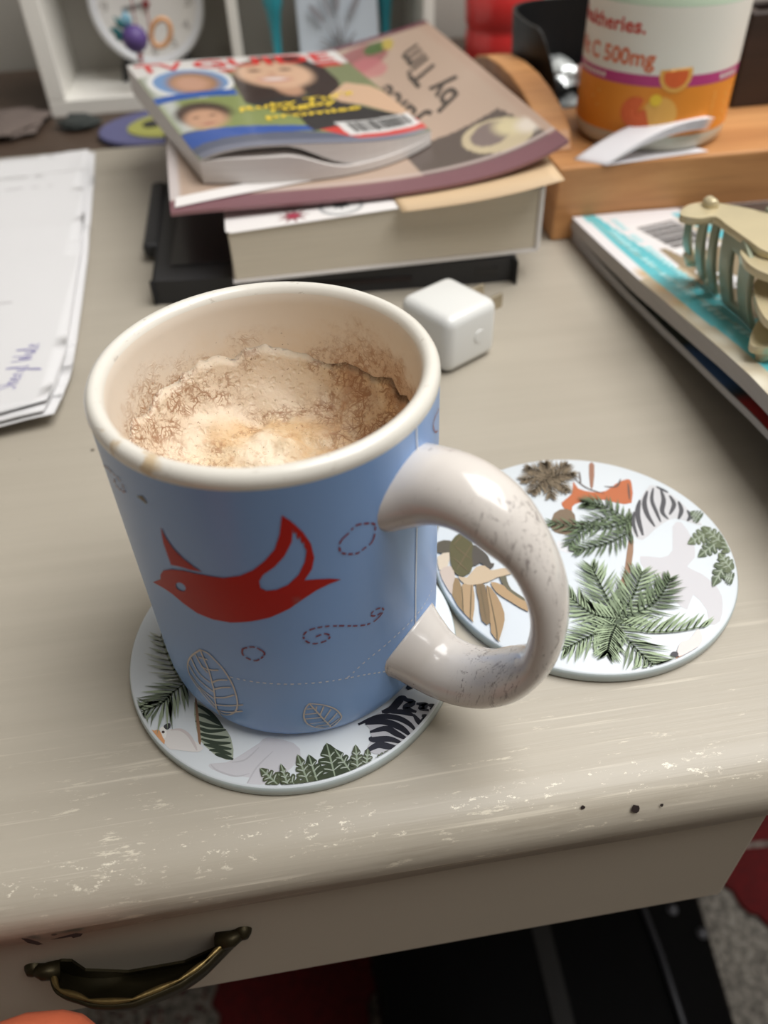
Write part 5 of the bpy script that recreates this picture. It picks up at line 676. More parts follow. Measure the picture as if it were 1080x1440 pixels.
# ================================================================== MAGAZINES (middle stack)
def lag(u):
    k = (0, 1 / 3, 2 / 3, 1); o = []
    for i in range(4):
        w = 1.
        for j in range(4):
            if j != i: w *= (u - k[j]) / (k[i] - k[j])
        o.append(w)
    return o
def patch(C, u, v):
    w = lag(u)
    a = [sum(w[i] * C[0][i][q] for i in range(4)) for q in range(3)]; b = [sum(w[i] * C[1][i][q] for i in range(4)) for q in range(3)]
    return tuple(a[q] * (1 - v) + b[q] * v for q in range(3))
class Canvas:
    """ink painted on a (u, v) grid of a sheet"""
    def __init__(s, nu, nv, base):
        s.nu, s.nv = nu, nv
        u = np.linspace(0, 1, nu + 1); v = np.linspace(0, 1, nv + 1); s.U, s.V = np.meshgrid(u, v)
        s.c = np.ones((nv + 1, nu + 1, 3)) * np.array(lin(base))
    def put(s, m_, rgb): s.c = s.c * (1 - m_[..., None]) + np.array(lin(rgb)) * m_[..., None]
    def rect(s, u0, u1, v0, v1, rgb, f=.006): s.put(np.clip((s.U - u0) / f, 0, 1) * np.clip((u1 - s.U) / f, 0, 1) * np.clip((s.V - v0) / f, 0, 1) * np.clip((v1 - s.V) / f, 0, 1), rgb)
    def poly(s, pts, rgb, a=1.):
        x, y = s.U, s.V; c = np.zeros(x.shape, bool); j = len(pts) - 1
        for i in range(len(pts)):
            xi, yi = pts[i]; xj, yj = pts[j]
            if yi != yj: c ^= ((yi > y) != (yj > y)) & (x < (xj - xi) * (y - yi) / (yj - yi) + xi)
            j = i
        s.put(c * a, rgb)
    def ell(s, cu, cv, a, b, rgb, soft=.25, rot=0.):
        ca, sa = math.cos(rot), math.sin(rot); x = (s.U - cu) * ca + (s.V - cv) * sa; y = -(s.U - cu) * sa + (s.V - cv) * ca
        s.put(np.clip((1 - np.sqrt((x / a) ** 2 + (y / b) ** 2)) / soft, 0, 1), rgb)
    def ink(s): return [tuple(q) for q in s.c.reshape(-1, 3)]
m_mag = print_mat('glossy_magazine_ink', .28, .25)
m_pp = mat('magazine_page_edges', (214, 208, 204), .7, .12, 80, .1, (.5, .5, 12))
def printed_sheet(name, surf, cv, mt, parent):
    V, Fc = grid(surf, cv.nu, cv.nv); return fixup(mk(name, V, Fc, mt, parent, smooth=True, ink=cv.ink()))
def leaves(name, surf_t, surf_b, mt, parent, nu=24, nv=24):
    V, Fc, n = slab(surf_t, surf_b, nu, nv); return mk(name, V, Fc, mt, parent, smooth=False)
def draped(name, vf, surf, mt, parent, off=.03):
    V2, F2 = vf
    V = [(lambda p: (p[0], p[1], p[2] + off))(surf(a, b)) for a, b in V2]
    return fixup(mk(name, V, F2, mt, parent))

# tan sheet beneath the maroon magazine
TAN = [[(.2, 37.6, 4.12), (5.6, 37.5, 4.42), (9.6, 37.1, 4.78), (13.9, 37.0, 5.45)], [(-1, 57, 4.14), (4, 57, 4.36), (9, 57, 4.62), (14.6, 56, 5.2)]]
m_tan = mat('tan_paper', (206, 178, 142), .6, .08, 15)
Vt, Ft, _ = slab(lambda u, v: patch(TAN, u * .62 + .38, v), lambda u, v: (lambda p: (p[0], p[1], p[2] - .03))(patch(TAN, u * .62 + .38, v)), 20, 12)
tag(mk('paper_sheet', Vt, Ft, m_tan, None, (5, 45, 4.7), smooth=True), 'tan paper sheet jutting out between the book and maroon edged magazine', 'paper')

MA = D['maroon']
sm = lambda u, v: patch(MA, u, v)
mag1 = thing('magazine', (5, 50, 4.75), 'tan magazine with maroon border and upside-down dark title, under the television guide', 'magazine', 'magazines in the middle pile')
c = Canvas(150, 190, (188, 164, 146))
P_ = D['maroon_paint']
c.poly(P_['under'], (196, 170, 150), .6)
c.ell(.3, .5, .5, .3, (176, 150, 132), .9)
c.poly(P_['dark'], (92, 80, 74)); c.poly(P_['glass'], (198, 182, 150)); c.poly(P_['glassin'], (128, 112, 108))
g0 = P_['glass']; gu = sum(p[0] for p in g0) / len(g0); gv = sum(p[1] for p in g0) / len(g0)
c.ell(gu + .04, gv + .02, .05, .06, (214, 200, 160), .6); c.ell(gu + .09, gv - .01, .05, .05, (226, 214, 200), .6)
c.poly(P_['rad'], (150, 78, 84), .8); c.poly(P_['radb'], (196, 120, 124), .7); c.poly(P_['leaf'], (84, 106, 58)); c.poly(P_['leafb'], (190, 168, 84))
c.rect(.97, 1.01, 0, 1, (186, 158, 140))
c.rect(-.01, 1.01, -.02, .066, (126, 84, 92)); c.rect(-.01, 1.01, .066, .082, (200, 182, 176)); c.rect(-.01, 1.01, .965, 1.02, (112, 66, 76)); c.rect(-.01, .03, .06, .96, (206, 196, 194))
cov1 = printed_sheet('cover', sm, c, m_mag, mag1)
leaves('pages', lambda u, v: (lambda p: (p[0], p[1] + .01, p[2] - .01))(sm(u, v)), lambda u, v: (lambda p: (p[0], p[1] + .01, p[2] - .16))(sm(u, v)), mat('maroon_magazine_edges', (152, 112, 116), .6, .2, 90, 0, (.2, .2, 30)), mag1)
tall = lambda q: (q[0], q[1], tuple(q[0][k] + (q[2][k] - q[0][k]) * 1.3 for k in (0, 1)))
m_title = mat('dark_brown_title_ink', (72, 64, 58), .4, .05)
draped('title_print', join(text2('Juice', *tall(upright(D['maroon_text']['a']))), text2('by Tim', *tall(upright(D['maroon_text']['b'])))), sm, m_title, cov1, .02)

# loose page edge lying across the maroon magazine
slip = [(-4.5, 40.2), (-4.5, 41.4), (3.0, 43.2), (4.6, 43.4), (4.3, 42.2), (1.0, 41.5)]
def msurf_z(x, y):
    u, v = (x + 4.5) / 19., (y - 38.4) / 25.
    for _ in range(8):
        p = sm(u, v); u += (x - p[0]) / 19. * .95; v += (y - p[1]) / 25.5 * .95
    return sm(min(1.02, max(-.02, u)), min(1.02, max(-.02, v)))[2]
V2, F2 = fill(slip, (), 1.0); n2 = len(V2)
so_ = mk('paper_slip', [(a, b, msurf_z(a, b) + .05) for a, b in V2], F2, m_cov, None, (0, 41, 5)); fixup(so_)
sd = so_.modifiers.new('solid', 'SOLIDIFY'); sd.thickness = .0003; sd.offset = 1
tag(so_, 'narrow white paper slip poking out below the television guide', 'paper')

TV = D['tv']
def tvs(u, v):
    p = patch(TV, u, v)
    return (p[0], p[1], max(p[2], msurf_z(p[0], p[1]) + .28))
tvm = thing('magazine', (1.5, 51, 5.2), 'television guide with red masthead and smiling woman, topmost of the pile', 'magazine', 'magazines in the middle pile')
c = Canvas(170, 200, (128, 134, 98)); P_ = D['tv_paint']
c.rect(-.01, 1.01, .82, 1.02, (226, 222, 218)); c.poly([(.30, .80), (.97, .80), (.95, .86), (.3, .84)], (196, 70, 62))
c.poly(P_['green'], (138, 150, 92)); c.rect(-.01, .12, .1, .85, (198, 202, 196), .05)
def pc(n): q = P_[n]; return sum(p[0] for p in q) / len(q), sum(p[1] for p in q) / len(q), (max(p[0] for p in q) - min(p[0] for p in q)) / 2, (max(p[1] for p in q) - min(p[1] for p in q)) / 2
c.poly(P_['circle'], (232, 232, 230)); c.poly(P_['circ_in'], (118, 156, 202)); q = pc('chair'); c.ell(*q, (164, 122, 84), .35); q = pc('cface'); c.ell(*q, (204, 158, 134), .5)
c.poly(P_['hairA'], (54, 40, 38)); c.poly(P_['jacket'], (46, 44, 46))
q = pc('neck'); c.ell(*q, (196, 152, 124), .4); q = pc('face'); c.ell(*q, (222, 182, 152), .25)
fu, fv, fa, fb = q
c.ell(fu - .02, fv - fb * .35, fa * .5, fb * .22, (196, 120, 112), .6); c.ell(fu - .02, fv - fb * .33, fa * .38, fb * .12, (238, 226, 218), .5)
c.ell(fu - fa * .4, fv + fb * .25, fa * .22, fb * .12, (92, 64, 56), .7); c.ell(fu + fa * .35, fv + fb * .25, fa * .22, fb * .12, (92, 64, 56), .7); c.ell(fu - .01, fv, fa * .12, fb * .2, (204, 156, 128), .8)
c.poly(P_['arm'], (214, 178, 148))
c.poly(P_['manbody'], (92, 98, 118)); q = pc('manhair'); c.ell(*q, (70, 52, 46), .3); q = pc('manface'); c.ell(*q, (206, 160, 130), .4)
c.ell(q[0] - q[2] * .3, q[1] + q[3] * .2, q[2] * .2, q[3] * .12, (110, 80, 66), .8); c.ell(q[0] + q[2] * .35, q[1] + q[3] * .2, q[2] * .2, q[3] * .12, (110, 80, 66), .8); c.ell(q[0], q[1] - q[3] * .4, q[2] * .4, q[3] * .12, (170, 104, 92), .8)
c.poly(P_['bannerA'], (44, 92, 172)); c.poly(P_['bannerB'], (48, 88, 168)); c.poly(P_['redA'], (214, 62, 54)); c.poly(P_['bar'], (228, 226, 224))
c.rect(-.01, 1.01, -.01, .05, (146, 148, 164), .04)
cov = printed_sheet('cover', tvs, c, m_mag, tvm)
# upper leaves under the cover, lower leaves resting on the pile, spine on the left
def lowz(p): return msurf_z(p[0], p[1]) + .075
def ss(x, a, b): t = max(0, min(1, (x - a) / (b - a))); return t * t * (3 - 2 * t)
def up_b(u, v):
    p = tvs(u, v); k = max(ss(u, .40, .68), ss(v, .25, .5)); a = max(lowz(p) + .12, p[2] - .10)
    return (p[0], p[1] + .01, a + (max(lowz(p) + .2, min(a, lowz(p) + .40)) - a) * k)
leaves('upper_pages', lambda u, v: (lambda p: (p[0], p[1] + .01, p[2] - .008))(tvs(u, v)), up_b, m_pp, tvm)
leaves('lower_pages', lambda u, v: (lambda p: (p[0], p[1] - .25 * (1 - v) * math.sin(math.pi * u), up_b(u, v)[2] - .006 - .42 * math.sin(math.pi * min(1, u / .66)) * (1 - ss(v, .1, .42))))(tvs(u, v)), lambda u, v: (lambda p: (p[0], p[1] - .25 * (1 - v) * math.sin(math.pi * u), lowz(p)))(tvs(u, v)), m_pp, tvm)
m_tr = mat('red_masthead_ink', (206, 52, 50), .3, .04); m_ty = mat('yellow_headline_ink', (238, 206, 66), .3, .04); m_tw = mat('white_headline_ink', (236, 236, 238), .3, .02); m_tk = mat('black_barcode_ink', (40, 40, 42), .4, .02)
T_ = D['tv_text']
low = lambda q: (q[0], q[1], tuple(q[0][k] + (q[2][k] - q[0][k]) * .52 for k in (0, 1)))
draped('masthead_print', join(text2('TV', (.03, .87), (.26, .87), (.03, .975)), text2('GUIDE', (.30, .87), (.95, .875), (.30, .975))), tvs, m_tr, cov)
draped('headline_print', join(*[text2(t, *low(upright(T_[k]))) for t, k in (("Ruby Tui's", 'ruby'), ('rugby', 'rugby'), ('promise', 'promise'))]), tvs, m_ty, cov)
bq = P_['bar']
def bil(a, b): return tuple((bq[3][q] * (1 - a) + bq[2][q] * a) * (1 - b) + (bq[0][q] * (1 - a) + bq[1][q] * a) * b for q in (0, 1))
bars = []; a = .12; rb = random.Random(2)
while a < .9:
    w = rb.choice((.012, .02, .03)); bars.append(([bil(a, .18), bil(a + w, .18), bil(a + w, .9), bil(a, .9)], [(0, 1, 2, 3)])); a += w + rb.choice((.012, .02, .028))
draped('barcode_print', join(*bars), tvs, m_tk, cov)
def strip_text(q, txt): return text2(txt, *q)
bA, bB = P_['bannerA'], P_['bannerB']

# ================================================================== PAPERS ON THE LEFT
m_paper = mat('white_paper', (214, 213, 214), .75, .02, 12, .05)
def paper_z(x, y):
    z = .55 + .10 * math.sin((y - 30) * .16) + .05 * math.sin(x * .5 + y * .2)
    z += .35 * math.exp(-((y - 48.6) / .9) ** 2) * .4
    if y < 36: z += .45 * ((36 - y) / 7) ** 2 * (.4 + .6 * max(0, min(1, (x + 16) / 5)))
    return z
def sheet(name, outline, z0, label, base):
    V2, F2 = fill(outline, (), .9); fz = lambda a, b: paper_z(a, b) + z0
    o = mk(name, [(a, b, fz(a, b)) for a, b in V2], F2, m_paper, None, base, smooth=True); fixup(o)
    s_ = o.modifiers.new('solid', 'SOLIDIFY'); s_.thickness = .0005; s_.offset = -1
    return tag(o, label, 'paper', 'white paper sheets on the left')
rag = random.Random(11)
low = [(-9.95, 29.6), (-9.75, 32.5), (-9.85, 36), (-10.05, 40), (-10.35, 45), (-10.75, 50), (-11.15, 55), (-11.55, 60), (-11.8, 62.8)] + [(-12 - i * .6, 62.9 - .05 * i + rag.uniform(-.12, .12)) for i in range(14)] + [(-31, 61.5), (-31, 27.0), (-16, 28.5), (-12.0, 29.2)]
# stack under the top sheet
for i, (dx, lab) in enumerate(((.0, 'bottom white paper sheet with ragged far edge, left side of desk'), (-.35, 'folded white paper sheet between the two others on the left'))):
    sh = [(a + dx * (1 if a > -25 else 0), b + dx * (1 if b < 40 else -.0) * 0) for a, b in low]
    sheet('paper_sheet', sh, -.30 + .22 * i, lab, (-18, 45, 0))
topo = [(-10.2, 30.1), (-10.05, 34), (-10.2, 37.5), (-10.6, 45), (-11.3, 52), (-12.0, 58.6), (-20, 57.6), (-31, 56.2), (-31, 28), (-16, 28.8), (-12.0, 29.6)]
ts = sheet('paper_sheet', topo, .14, 'topmost white paper sheet with purple handwriting, left side of desk', (-18, 45, 0))
m_pen = mat('purple_ballpoint_ink', (128, 122, 176), .6, .1); m_dot = mat('grey_printed_ink', (186, 182, 184), .6, .1)
def on_paper(name, vf, mt): return fixup(mk(name, [(a, b, paper_z(a, b) + .155) for a, b in vf[0]], vf[1], mt, ts))
# handwriting runs away from the viewer, letter tops to the left
HW = {'S': [(.55, .95), (.3, 1.05), (.1, .85), (.35, .55), (.5, .3), (.25, 0), (0, .12)], 'h': [(0, 1), (.05, 0), (.1, .4), (.3, .5), (.38, .3), (.4, 0)], 'e': [(0, .22), (.3, .3), (.25, .5), (.05, .4), (.08, .05), (.38, .1)],
      'r': [(0, .45), (.05, 0), (.1, .35), (.3, .5)], 'y': [(0, .45), (.1, .1), (.3, .1), (.36, .45), (.3, -.4), (0, -.75), (.1, -.35), (.4, .1)], 'l': [(0, .1), (.2, .7), (.15, 1.05), (.05, .6), (.1, 0), (.25, .05)],
      'V': [(0, 1), (.25, 0), (.5, 1)], 'a': [(.35, .4), (.1, .48), (0, .2), (.15, 0), (.35, .35), (.4, 0)], 'W': [(0, 1), (.15, 0), (.35, .7), (.55, 0), (.75, 1)], 'i': [(0, .45), (.05, 0), (.2, .1)]}
strokes = []; cur = 0.
for chx in 'Sheryl Wale':
    if chx == ' ': cur += .45; continue
    L = HW[chx]; k = .8
    pts = [(-11.75 - 1.15 * (b * k) + .10 * cur, 31.4 + (cur + a * .75) * .80) for a, b in L]
    strokes.append(ribbon(smooth_line(pts, 4), .055)); cur += max(p[0] for p in L) * .75 + .14
on_paper('handwriting', join(*strokes), m_pen)
on_paper('printed_line', join(*[ribbon([(x, 55.6 + .1 * (x + 17)), (x + w, 55.6 + .1 * (x + w + 17))], .13) for x, w in ((-20, 1.6), (-18, .9), (-16.6, 1.1), (-15.0, .5), (-14.0, .35))]), m_dot)
on_paper('printed_line', ribbon([(-14.2, 39.6), (-13.3, 39.6)], .1), m_dot)

# ================================================================== MAGAZINES ON THE RIGHT AND THE HAIR CLIP
def zt(y): return float(np.interp(y, [8, 14, 18, 21.5, 22.8, 25.1, 28.7, 33.2, 37.2, 42.2, 44], [3.2, 3.5, 3.55, 3.47, 3.4, 3.12, 2.59, 2.0, 1.66, 1.31, 1.25]))
def zb(y): return float(np.interp(y, [8, 14, 18, 20.7, 22, 24.3, 27.1, 30.2, 33.9, 37.2, 40, 42.2], [1.7, 2.0, 2.05, 1.95, 1.85, 1.55, 1.2, .8, .42, .2, .06, .02]))
def zmid(y): return zb(y) + np.interp(y, [10, 22, 26, 34, 43], [.28, .30, .30, .40, .62])
XL, XR = 16.55, 38.0
def flat_x(z, x): return z - .35 * max(0, (x - 19)) / 19 * (z > .6)
def edge_x(y): return XL + .10 * math.sin(y * .25)
def msf(zf, dx=0.): return lambda u, v: (lambda y: (edge_x(y) + dx + u * (XR - edge_x(y)), y, flat_x(zf(y), edge_x(y) + dx + u * 21)))(8 + v * 34.0)
zm_up = lambda y: max(zmid(y) + .06, zt(y) - np.interp(y, [20, 26, 34, 43], [.62, .72, .78, .62]))
mgB = thing('magazine', (27, 26, 0), 'lower magazine with blue and red cover edge, under the turquoise striped one', 'magazine', 'magazines on the right')
leaves('pages', msf(zmid, .12), msf(zb, .12), mat('grey_page_edges', (160, 156, 154), .7, .12, 60, .1, (.3, .3, 20)), mgB, 10, 40)
cB = Canvas(20, 120, (60, 70, 62)); cB.rect(-1, 2, -.1, .46, (176, 44, 44), .02); cB.rect(-1, 2, .46, .60, (74, 112, 164), .03)
printed_sheet('cover', lambda u, v: (lambda p: (p[0], p[1], p[2] + .05))(msf(zmid, .12)(u, v)), cB, m_mag, mgB)
mgA = thing('magazine', (27, 26, .5), 'upper magazine with turquoise striped cover, under the hair clip', 'magazine', 'magazines on the right')
leaves('pages', msf(lambda y: zt(y) - .012), msf(zm_up), mat('grey_white_page_edges', (168, 162, 158), .7, .12, 60, .1, (.3, .3, 20)), mgA, 10, 40)
cA = Canvas(210, 250, (196, 184, 160))
UV = lambda x, y: ((x - XL) / (XR - XL), (y - 8) / 34.)
def PX(pts): return [UV(*p) for p in pts]
cA.rect(-.1, 1.1, .955, 1.02, (236, 234, 236)); 
cA.poly(PX([(16.4, 43), (22.0, 43), (21.5, 35.2), (16.4, 33)]), (236, 234, 236))
for y0 in np.arange(9, 34, 1.9): cA.ell(*UV(16.9 + .3 * math.sin(y0 * 3), y0), .025, .03, (206, 178, 136) if int(y0) % 2 else (224, 218, 200), .9)
cA.poly(PX([(17.15, 42.6), (17.75, 42.7), (19.2, 30), (19.6, 21), (19.9, 8), (17.3, 8), (17.3, 21), (17.25, 30)]), (96, 196, 206))
cA.poly(PX([(17.25, 42.6), (17.35, 42.6), (18.2, 30), (18.5, 21), (18.6, 8), (18.45, 8), (18.35, 21), (18.05, 30)]), (150, 190, 186))
cA.poly(PX([(19.0, 36.5), (24, 36.5), (27, 28), (24, 8), (19.9, 8), (19.4, 26)]), (150, 136, 112))
cA.poly(PX([(22.6, 41.9), (40, 42.0), (40, 20), (30, 24), (25.5, 33)]), (74, 68, 66)); cA.ell(*UV(29, 35), .2, .1, (98, 96, 100), .8); cA.ell(*UV(24, 31), .12, .12, (132, 122, 104), .8)
cA.poly(PX([(18.7, 39.9), (21.6, 40.6), (22.5, 36.4), (19.7, 35.4)]), (240, 238, 238)); cA.poly(PX([(21.9, 41.2), (22.5, 41.3), (23.7, 37.2), (22.9, 36.6)]), (92, 198, 212))
sA = lambda u, v: msf(zt)(u, v)
covA = printed_sheet('cover', sA, cA, m_mag, mgA)
def onA(name, polys, mt, off=.02): return fixup(mk(name, *(lambda V2, F2: ([(a, b, flat_x(zt(b), a) + off) for a, b in V2], F2))(*join(*polys)), mt, covA))
rb = random.Random(4); bars = []; t = 0.
while t < .92:
    w = rb.choice((.02, .035, .06, .03)); 
    L = lambda s, t_: (19.15 + 2.35 * s + .75 * t_, 39.5 + .75 * s - 3.3 * t_)
    bars.append(([L(0, t), L(1, t), L(1, t + w), L(0, t + w)], [(0, 1, 2, 3)])); t += w + rb.choice((.02, .03, .045))
onA('barcode_print', bars, m_tk)
rw = random.Random(8)
def wordline(x0, y0, x1, y1, h):
    out, t = [], 0.
    while t < .96:
        w = rw.uniform(.006, .016); k = rw.random() < .16
        if not k: out.append(ribbon([(x0 + (x1 - x0) * t + rw.uniform(-.03, .03), y0 + (y1 - y0) * t), (x0 + (x1 - x0) * (t + w), y0 + (y1 - y0) * (t + w))], h * rw.uniform(.7, 1.1)))
        t += w + (.016 if k else .007)
    return out
onA('headline_print', wordline(18.45, 41.0, 19.4, 18, .42) + wordline(17.75, 39.5, 18.5, 16.5, .40), mat('pale_turquoise_ink', (170, 222, 226), .4, .03))
onA('script_print', [ribbon(smooth_line(q, 4), .38) for q in ([(19.7, 35.9), (20.5, 35.4), (21.1, 34.6)], [(20.4, 35.5), (19.9, 34.6), (19.6, 34.2)], [(19.5, 33.3), (20.3, 32.9), (20.9, 32.2), (20.4, 31.6), (19.9, 31.9)], [(19.6, 32.0), (20.3, 31.2), (20.7, 30.4)])], m_tw)

# claw hair clip
m_clip = mat('cream_gold_clip', (204, 190, 154), .3, .12, 60, .05, metal=.25, coat=.3)
m_clip2 = mat('sage_clip_inside', (150, 156, 134), .35, .1, 60, .05, metal=.2)
clip = thing('hair_clip', (19, 29.5, 2.3), 'cream and sage claw hair clip lying on the turquoise striped magazine', 'hair clip')
cz = lambda x, y: flat_x(zt(y), x)
foot = smooth_line([(19.75, 34.2), (19.45, 32.9), (19.1, 31.1), (18.85, 29.3), (18.66, 26.9), (18.2, 24.9)], 8)
crest = smooth_line([(17.1, 31.0), (17.7, 31.1), (18.3, 30.9), (18.45, 30.0), (18.15, 27.4), (17.4, 24.9)], 8)
def clip_pt(t, h):
    f = t * (len(foot) - 1); k = min(int(f), len(foot) - 2); u = f - k
    a = [foot[k][q] + (foot[k + 1][q] - foot[k][q]) * u for q in (0, 1)]; b = [crest[k][q] + (crest[k + 1][q] - crest[k][q]) * u for q in (0, 1)]
    bow = math.sin(h * math.pi) * .35
    x, y = a[0] + (b[0] - a[0]) * h - bow * .8, a[1] + (b[1] - a[1]) * h - bow * .3
    z0 = cz(*a) + .06; z1 = 6.0 - 1.0 * max(0, t - .75) / .25 * .9
    return (x, y, z0 + (z1 - z0) * h)
def plate(name, t0, t1, h0, h1, mt, slot=None, nu=12, nv=14):
    """one tine: a bent plate, with a long slot cut through when asked"""
    V, Fc = [], []
    for j in range(nv + 1):
        for i in range(nu + 1): V.append(clip_pt(t0 + (t1 - t0) * i / nu, h0 + (h1 - h0) * j / nv))
    for j in range(nv):
        for i in range(nu):
            if slot and slot[0] <= (i + .5) / nu <= slot[1] and slot[2] <= (j + .5) / nv <= slot[3]: continue
            Fc.append((j * (nu + 1) + i, j * (nu + 1) + i + 1, (j + 1) * (nu + 1) + i + 1, (j + 1) * (nu + 1) + i))
    o = mk(name, V, Fc, mt, clip, smooth=True); s = o.modifiers.new('solid', 'SOLIDIFY'); s.thickness = .0022; s.offset = 0
    bev(o, .05, 2); return o
plate('tine', .0, .15, .32, 1.0, m_clip2)
plate('tine', .24, .52, .02, 1.0, m_clip2, (.40, .70, .10, .84))
plate('tine', .60, .86, .02, 1.0, m_clip2, (.34, .60, .12, .80))
hk = clip_pt(.08, .34)
mk('hook', *sweep([hk, (hk[0] + .1, hk[1] - .3, hk[2] - .45), (hk[0] + .45, hk[1] - .5, hk[2] - .5), (hk[0] + .85, hk[1] - .3, hk[2] - .1)], [(.42, .12), (.34, .12), (.26, .11), (.1, .06)], 10), m_clip, clip, smooth=True)
def lobe(name, pts, zf, th=.3):
    V2, F2 = fill(smooth_loop(pts, 4), (), .35); V = [(a, b, zf(a, b)) for a, b in V2]
    o = fixup(mk(name, V, F2, m_clip, clip, smooth=True)); s = o.modifiers.new('solid', 'SOLIDIFY'); s.thickness = th * .01; s.offset = -1; bev(o, .09, 2); return o
lobe('cap', [(16.65, 30.6), (17.3, 31.5), (18.3, 31.7), (19.3, 30.9), (20.3, 29.6), (20.9, 28.2), (20.4, 26.9), (19.3, 26.4), (18.45, 26.9), (18.2, 28.0), (18.0, 29.2), (17.9, 30.1), (17.2, 30.1)], lambda x, y: 6.1 + .06 * math.cos((y - 29.5) * .8))
lobe('cap', [(18.1, 28.0), (18.7, 28.3), (19.4, 27.9), (20.0, 26.9), (19.7, 25.6), (18.7, 24.9), (17.95, 25.6), (17.7, 26.5), (17.85, 27.5)], lambda x, y: 5.75 - .05 * (y - 27))
lobe('cap', [(18.35, 26.9), (19.1, 27.2), (19.6, 26.0), (19.2, 24.4), (18.0, 23.3), (17.25, 23.7), (17.4, 24.8), (17.9, 26.1)], lambda x, y: 4.95 - .04 * (y - 25))
lobe('arm', [(16.9, 23.9), (17.6, 25.0), (18.6, 25.8), (19.8, 25.6), (20.0, 24.4), (18.8, 23.6), (17.5, 23.5)], lambda x, y: 4.0 + (x - 17) * .1)
mk('spring', *lathe([(0, -.3), (.22, -.3), (.28, -.2), (.28, .2), (.22, .3), (0, .3)], (18.2, 31.2, 6.2), 20, 'y'), m_clip, clip, smooth=True)
mk('leg', *sweep([(17.35, 23.95, 3.95), (17.5, 23.8, cz(17.5, 23.8) + .35), (17.6, 23.6, cz(17.6, 23.6) + .12)], [(.42, .18), (.36, .16), (.55, .12)], 12), m_clip, clip, smooth=True)
# far half of the clip
far = [(a + 3.6, b - 1.6) for a, b in foot]
for t0, t1 in ((.2, .42), (.55, .78)):
    k0, k1 = int(t0 * (len(far) - 1)), int(t1 * (len(far) - 1))
    Vf, Ff = grid(lambda u, v: (lambda p: (p[0] - 2.2 * v * v, p[1], cz(*p) + .05 + (5.7 - cz(*p)) * v))(far[k0 + int(round(u * (k1 - k0)))]), k1 - k0, 6)
    of = mk('tine', Vf, Ff, m_clip2, clip, smooth=True); s = of.modifiers.new('solid', 'SOLIDIFY'); s.thickness = .0022; s.offset = 0

# ================================================================== WOODEN ORGANISER, JAR, LEAFLET, BIN, BOX
def wood(name, a, b, rough=.45):
    g = NT(name); n1 = g.noise(40, (.12, 1, 1), 5, .6, 1.5); n2 = g.noise(200, (.05, 1.2, 1.2), 3)
    c = g.mix(g.step(n1, .3, .7), a, b); c = g.mix(g.math('MULTIPLY', g.step(n2, .55, .75), .4), c, tuple(int(x * .75) for x in a))
    g.L(c, g.b.inputs['Base Color']); g.b.inputs['Roughness'].default_value = rough; return g.m
m_wood = wood('warm_pine', (176, 122, 74), (200, 146, 94))
org = thing('desk_organiser', (27, 50, 0), 'warm pine desk organiser with arched end behind the right magazines', 'organiser')
bev(mk('front_board', *boxv(15.45, 47, 42.1, 51.6, 0, 4.0), m_wood, org), .12, 2)
arch = [(51.6, 0), (45.0, 4.0), (45.0, 4.6), (46.2, 5.6), (48, 6.2), (50.5, 6.55), (53.5, 6.6), (57, 6.3), (60, 5.6), (62.5, 4.6), (64.0, 3.3), (64.4, 2), (64.4, .0)]
arch = [(51.6, 0), (51.6, 4.0), (44.4, 4.0), (45.2, 4.9), (46.8, 5.55), (49, 5.95), (51.5, 6.15), (54.5, 6.1), (57.5, 5.8), (60, 5.2), (62.2, 4.2), (63.6, 3.0), (64, 1.6), (64, 0)]
bev(fixn(mk('end_panel', *prism(arch, 15.2, 17.0, 'yzx'), m_wood, org)), .15, 2)
mk('base_board', *boxv(17.0, 47, 51.6, 63.8, 0, .6), m_wood, org)
mk('end_panel', *boxv(45.6, 47, 51.6, 63.8, .6, 5), m_wood, org)

# vitamin jar
JX, JY, JR = 22.15, 46.75, 4.1
m_glass = mat('frosted_pale_plastic', (206, 204, 190), .3, .04, 30, coat=.3)
m_lid = mat('pale_green_shoulder', (190, 208, 186), .35, .05, 30, coat=.2)
jar = thing('vitamin_jar', (JX, JY, 4), 'white and orange vitamin jar standing on the pine organiser', 'jar')
mk('jar_body', *lathe([(0, 4.02), (3.5, 4.02), (3.85, 4.12), (4.04, 4.4), (JR, 4.8), (JR, 11.0), (3.98, 11.6), (3.6, 12.3), (3.3, 12.7), (0, 12.7)], (JX, JY, 0), 64), m_glass, jar, smooth=True)
mk('shoulder', *lathe([(JR + .02, 10.95), (4.0, 11.6), (3.62, 12.32), (3.32, 12.72), (2.9, 12.8)], (JX, JY, 0), 64), m_lid, jar, smooth=True)
mk('lid', *lathe([(3.4, 12.8), (3.5, 12.9), (3.5, 14.6), (3.4, 14.75), (0, 14.8)], (JX, JY, 0), 64), m_cov, jar, smooth=True)
TH0 = math.atan2(-JY, -JX)
def on_jar(name, vf, mt, d=.03, ink=None):
    V = [(JX + (JR + d) * math.cos(TH0 + a / JR), JY + (JR + d) * math.sin(TH0 + a / JR), b) for a, b in vf[0]]
    return fixn(mk(name, V, vf[1], mt, lab_ or jar, smooth=True, ink=ink))
def band(z0, z1, a0=-8.5, a1=8.5, n=48):
    return [(a0 + (a1 - a0) * i / n, z) for i in range(n + 1) for z in (z0, z1)], [(2 * i, 2 * i + 2, 2 * i + 3, 2 * i + 1) for i in range(n)]
m_lw = mat('white_label', (236, 234, 226), .45, .02); m_lo = mat('orange_label', (236, 146, 46), .45, .08, 40); m_lp = mat('magenta_label_band', (190, 62, 128), .45, .04)
m_lr = mat('red_label_ink', (206, 66, 52), .45, .04); m_ln = mat('orange_label_ink', (222, 110, 62), .45, .04)
lab_ = None
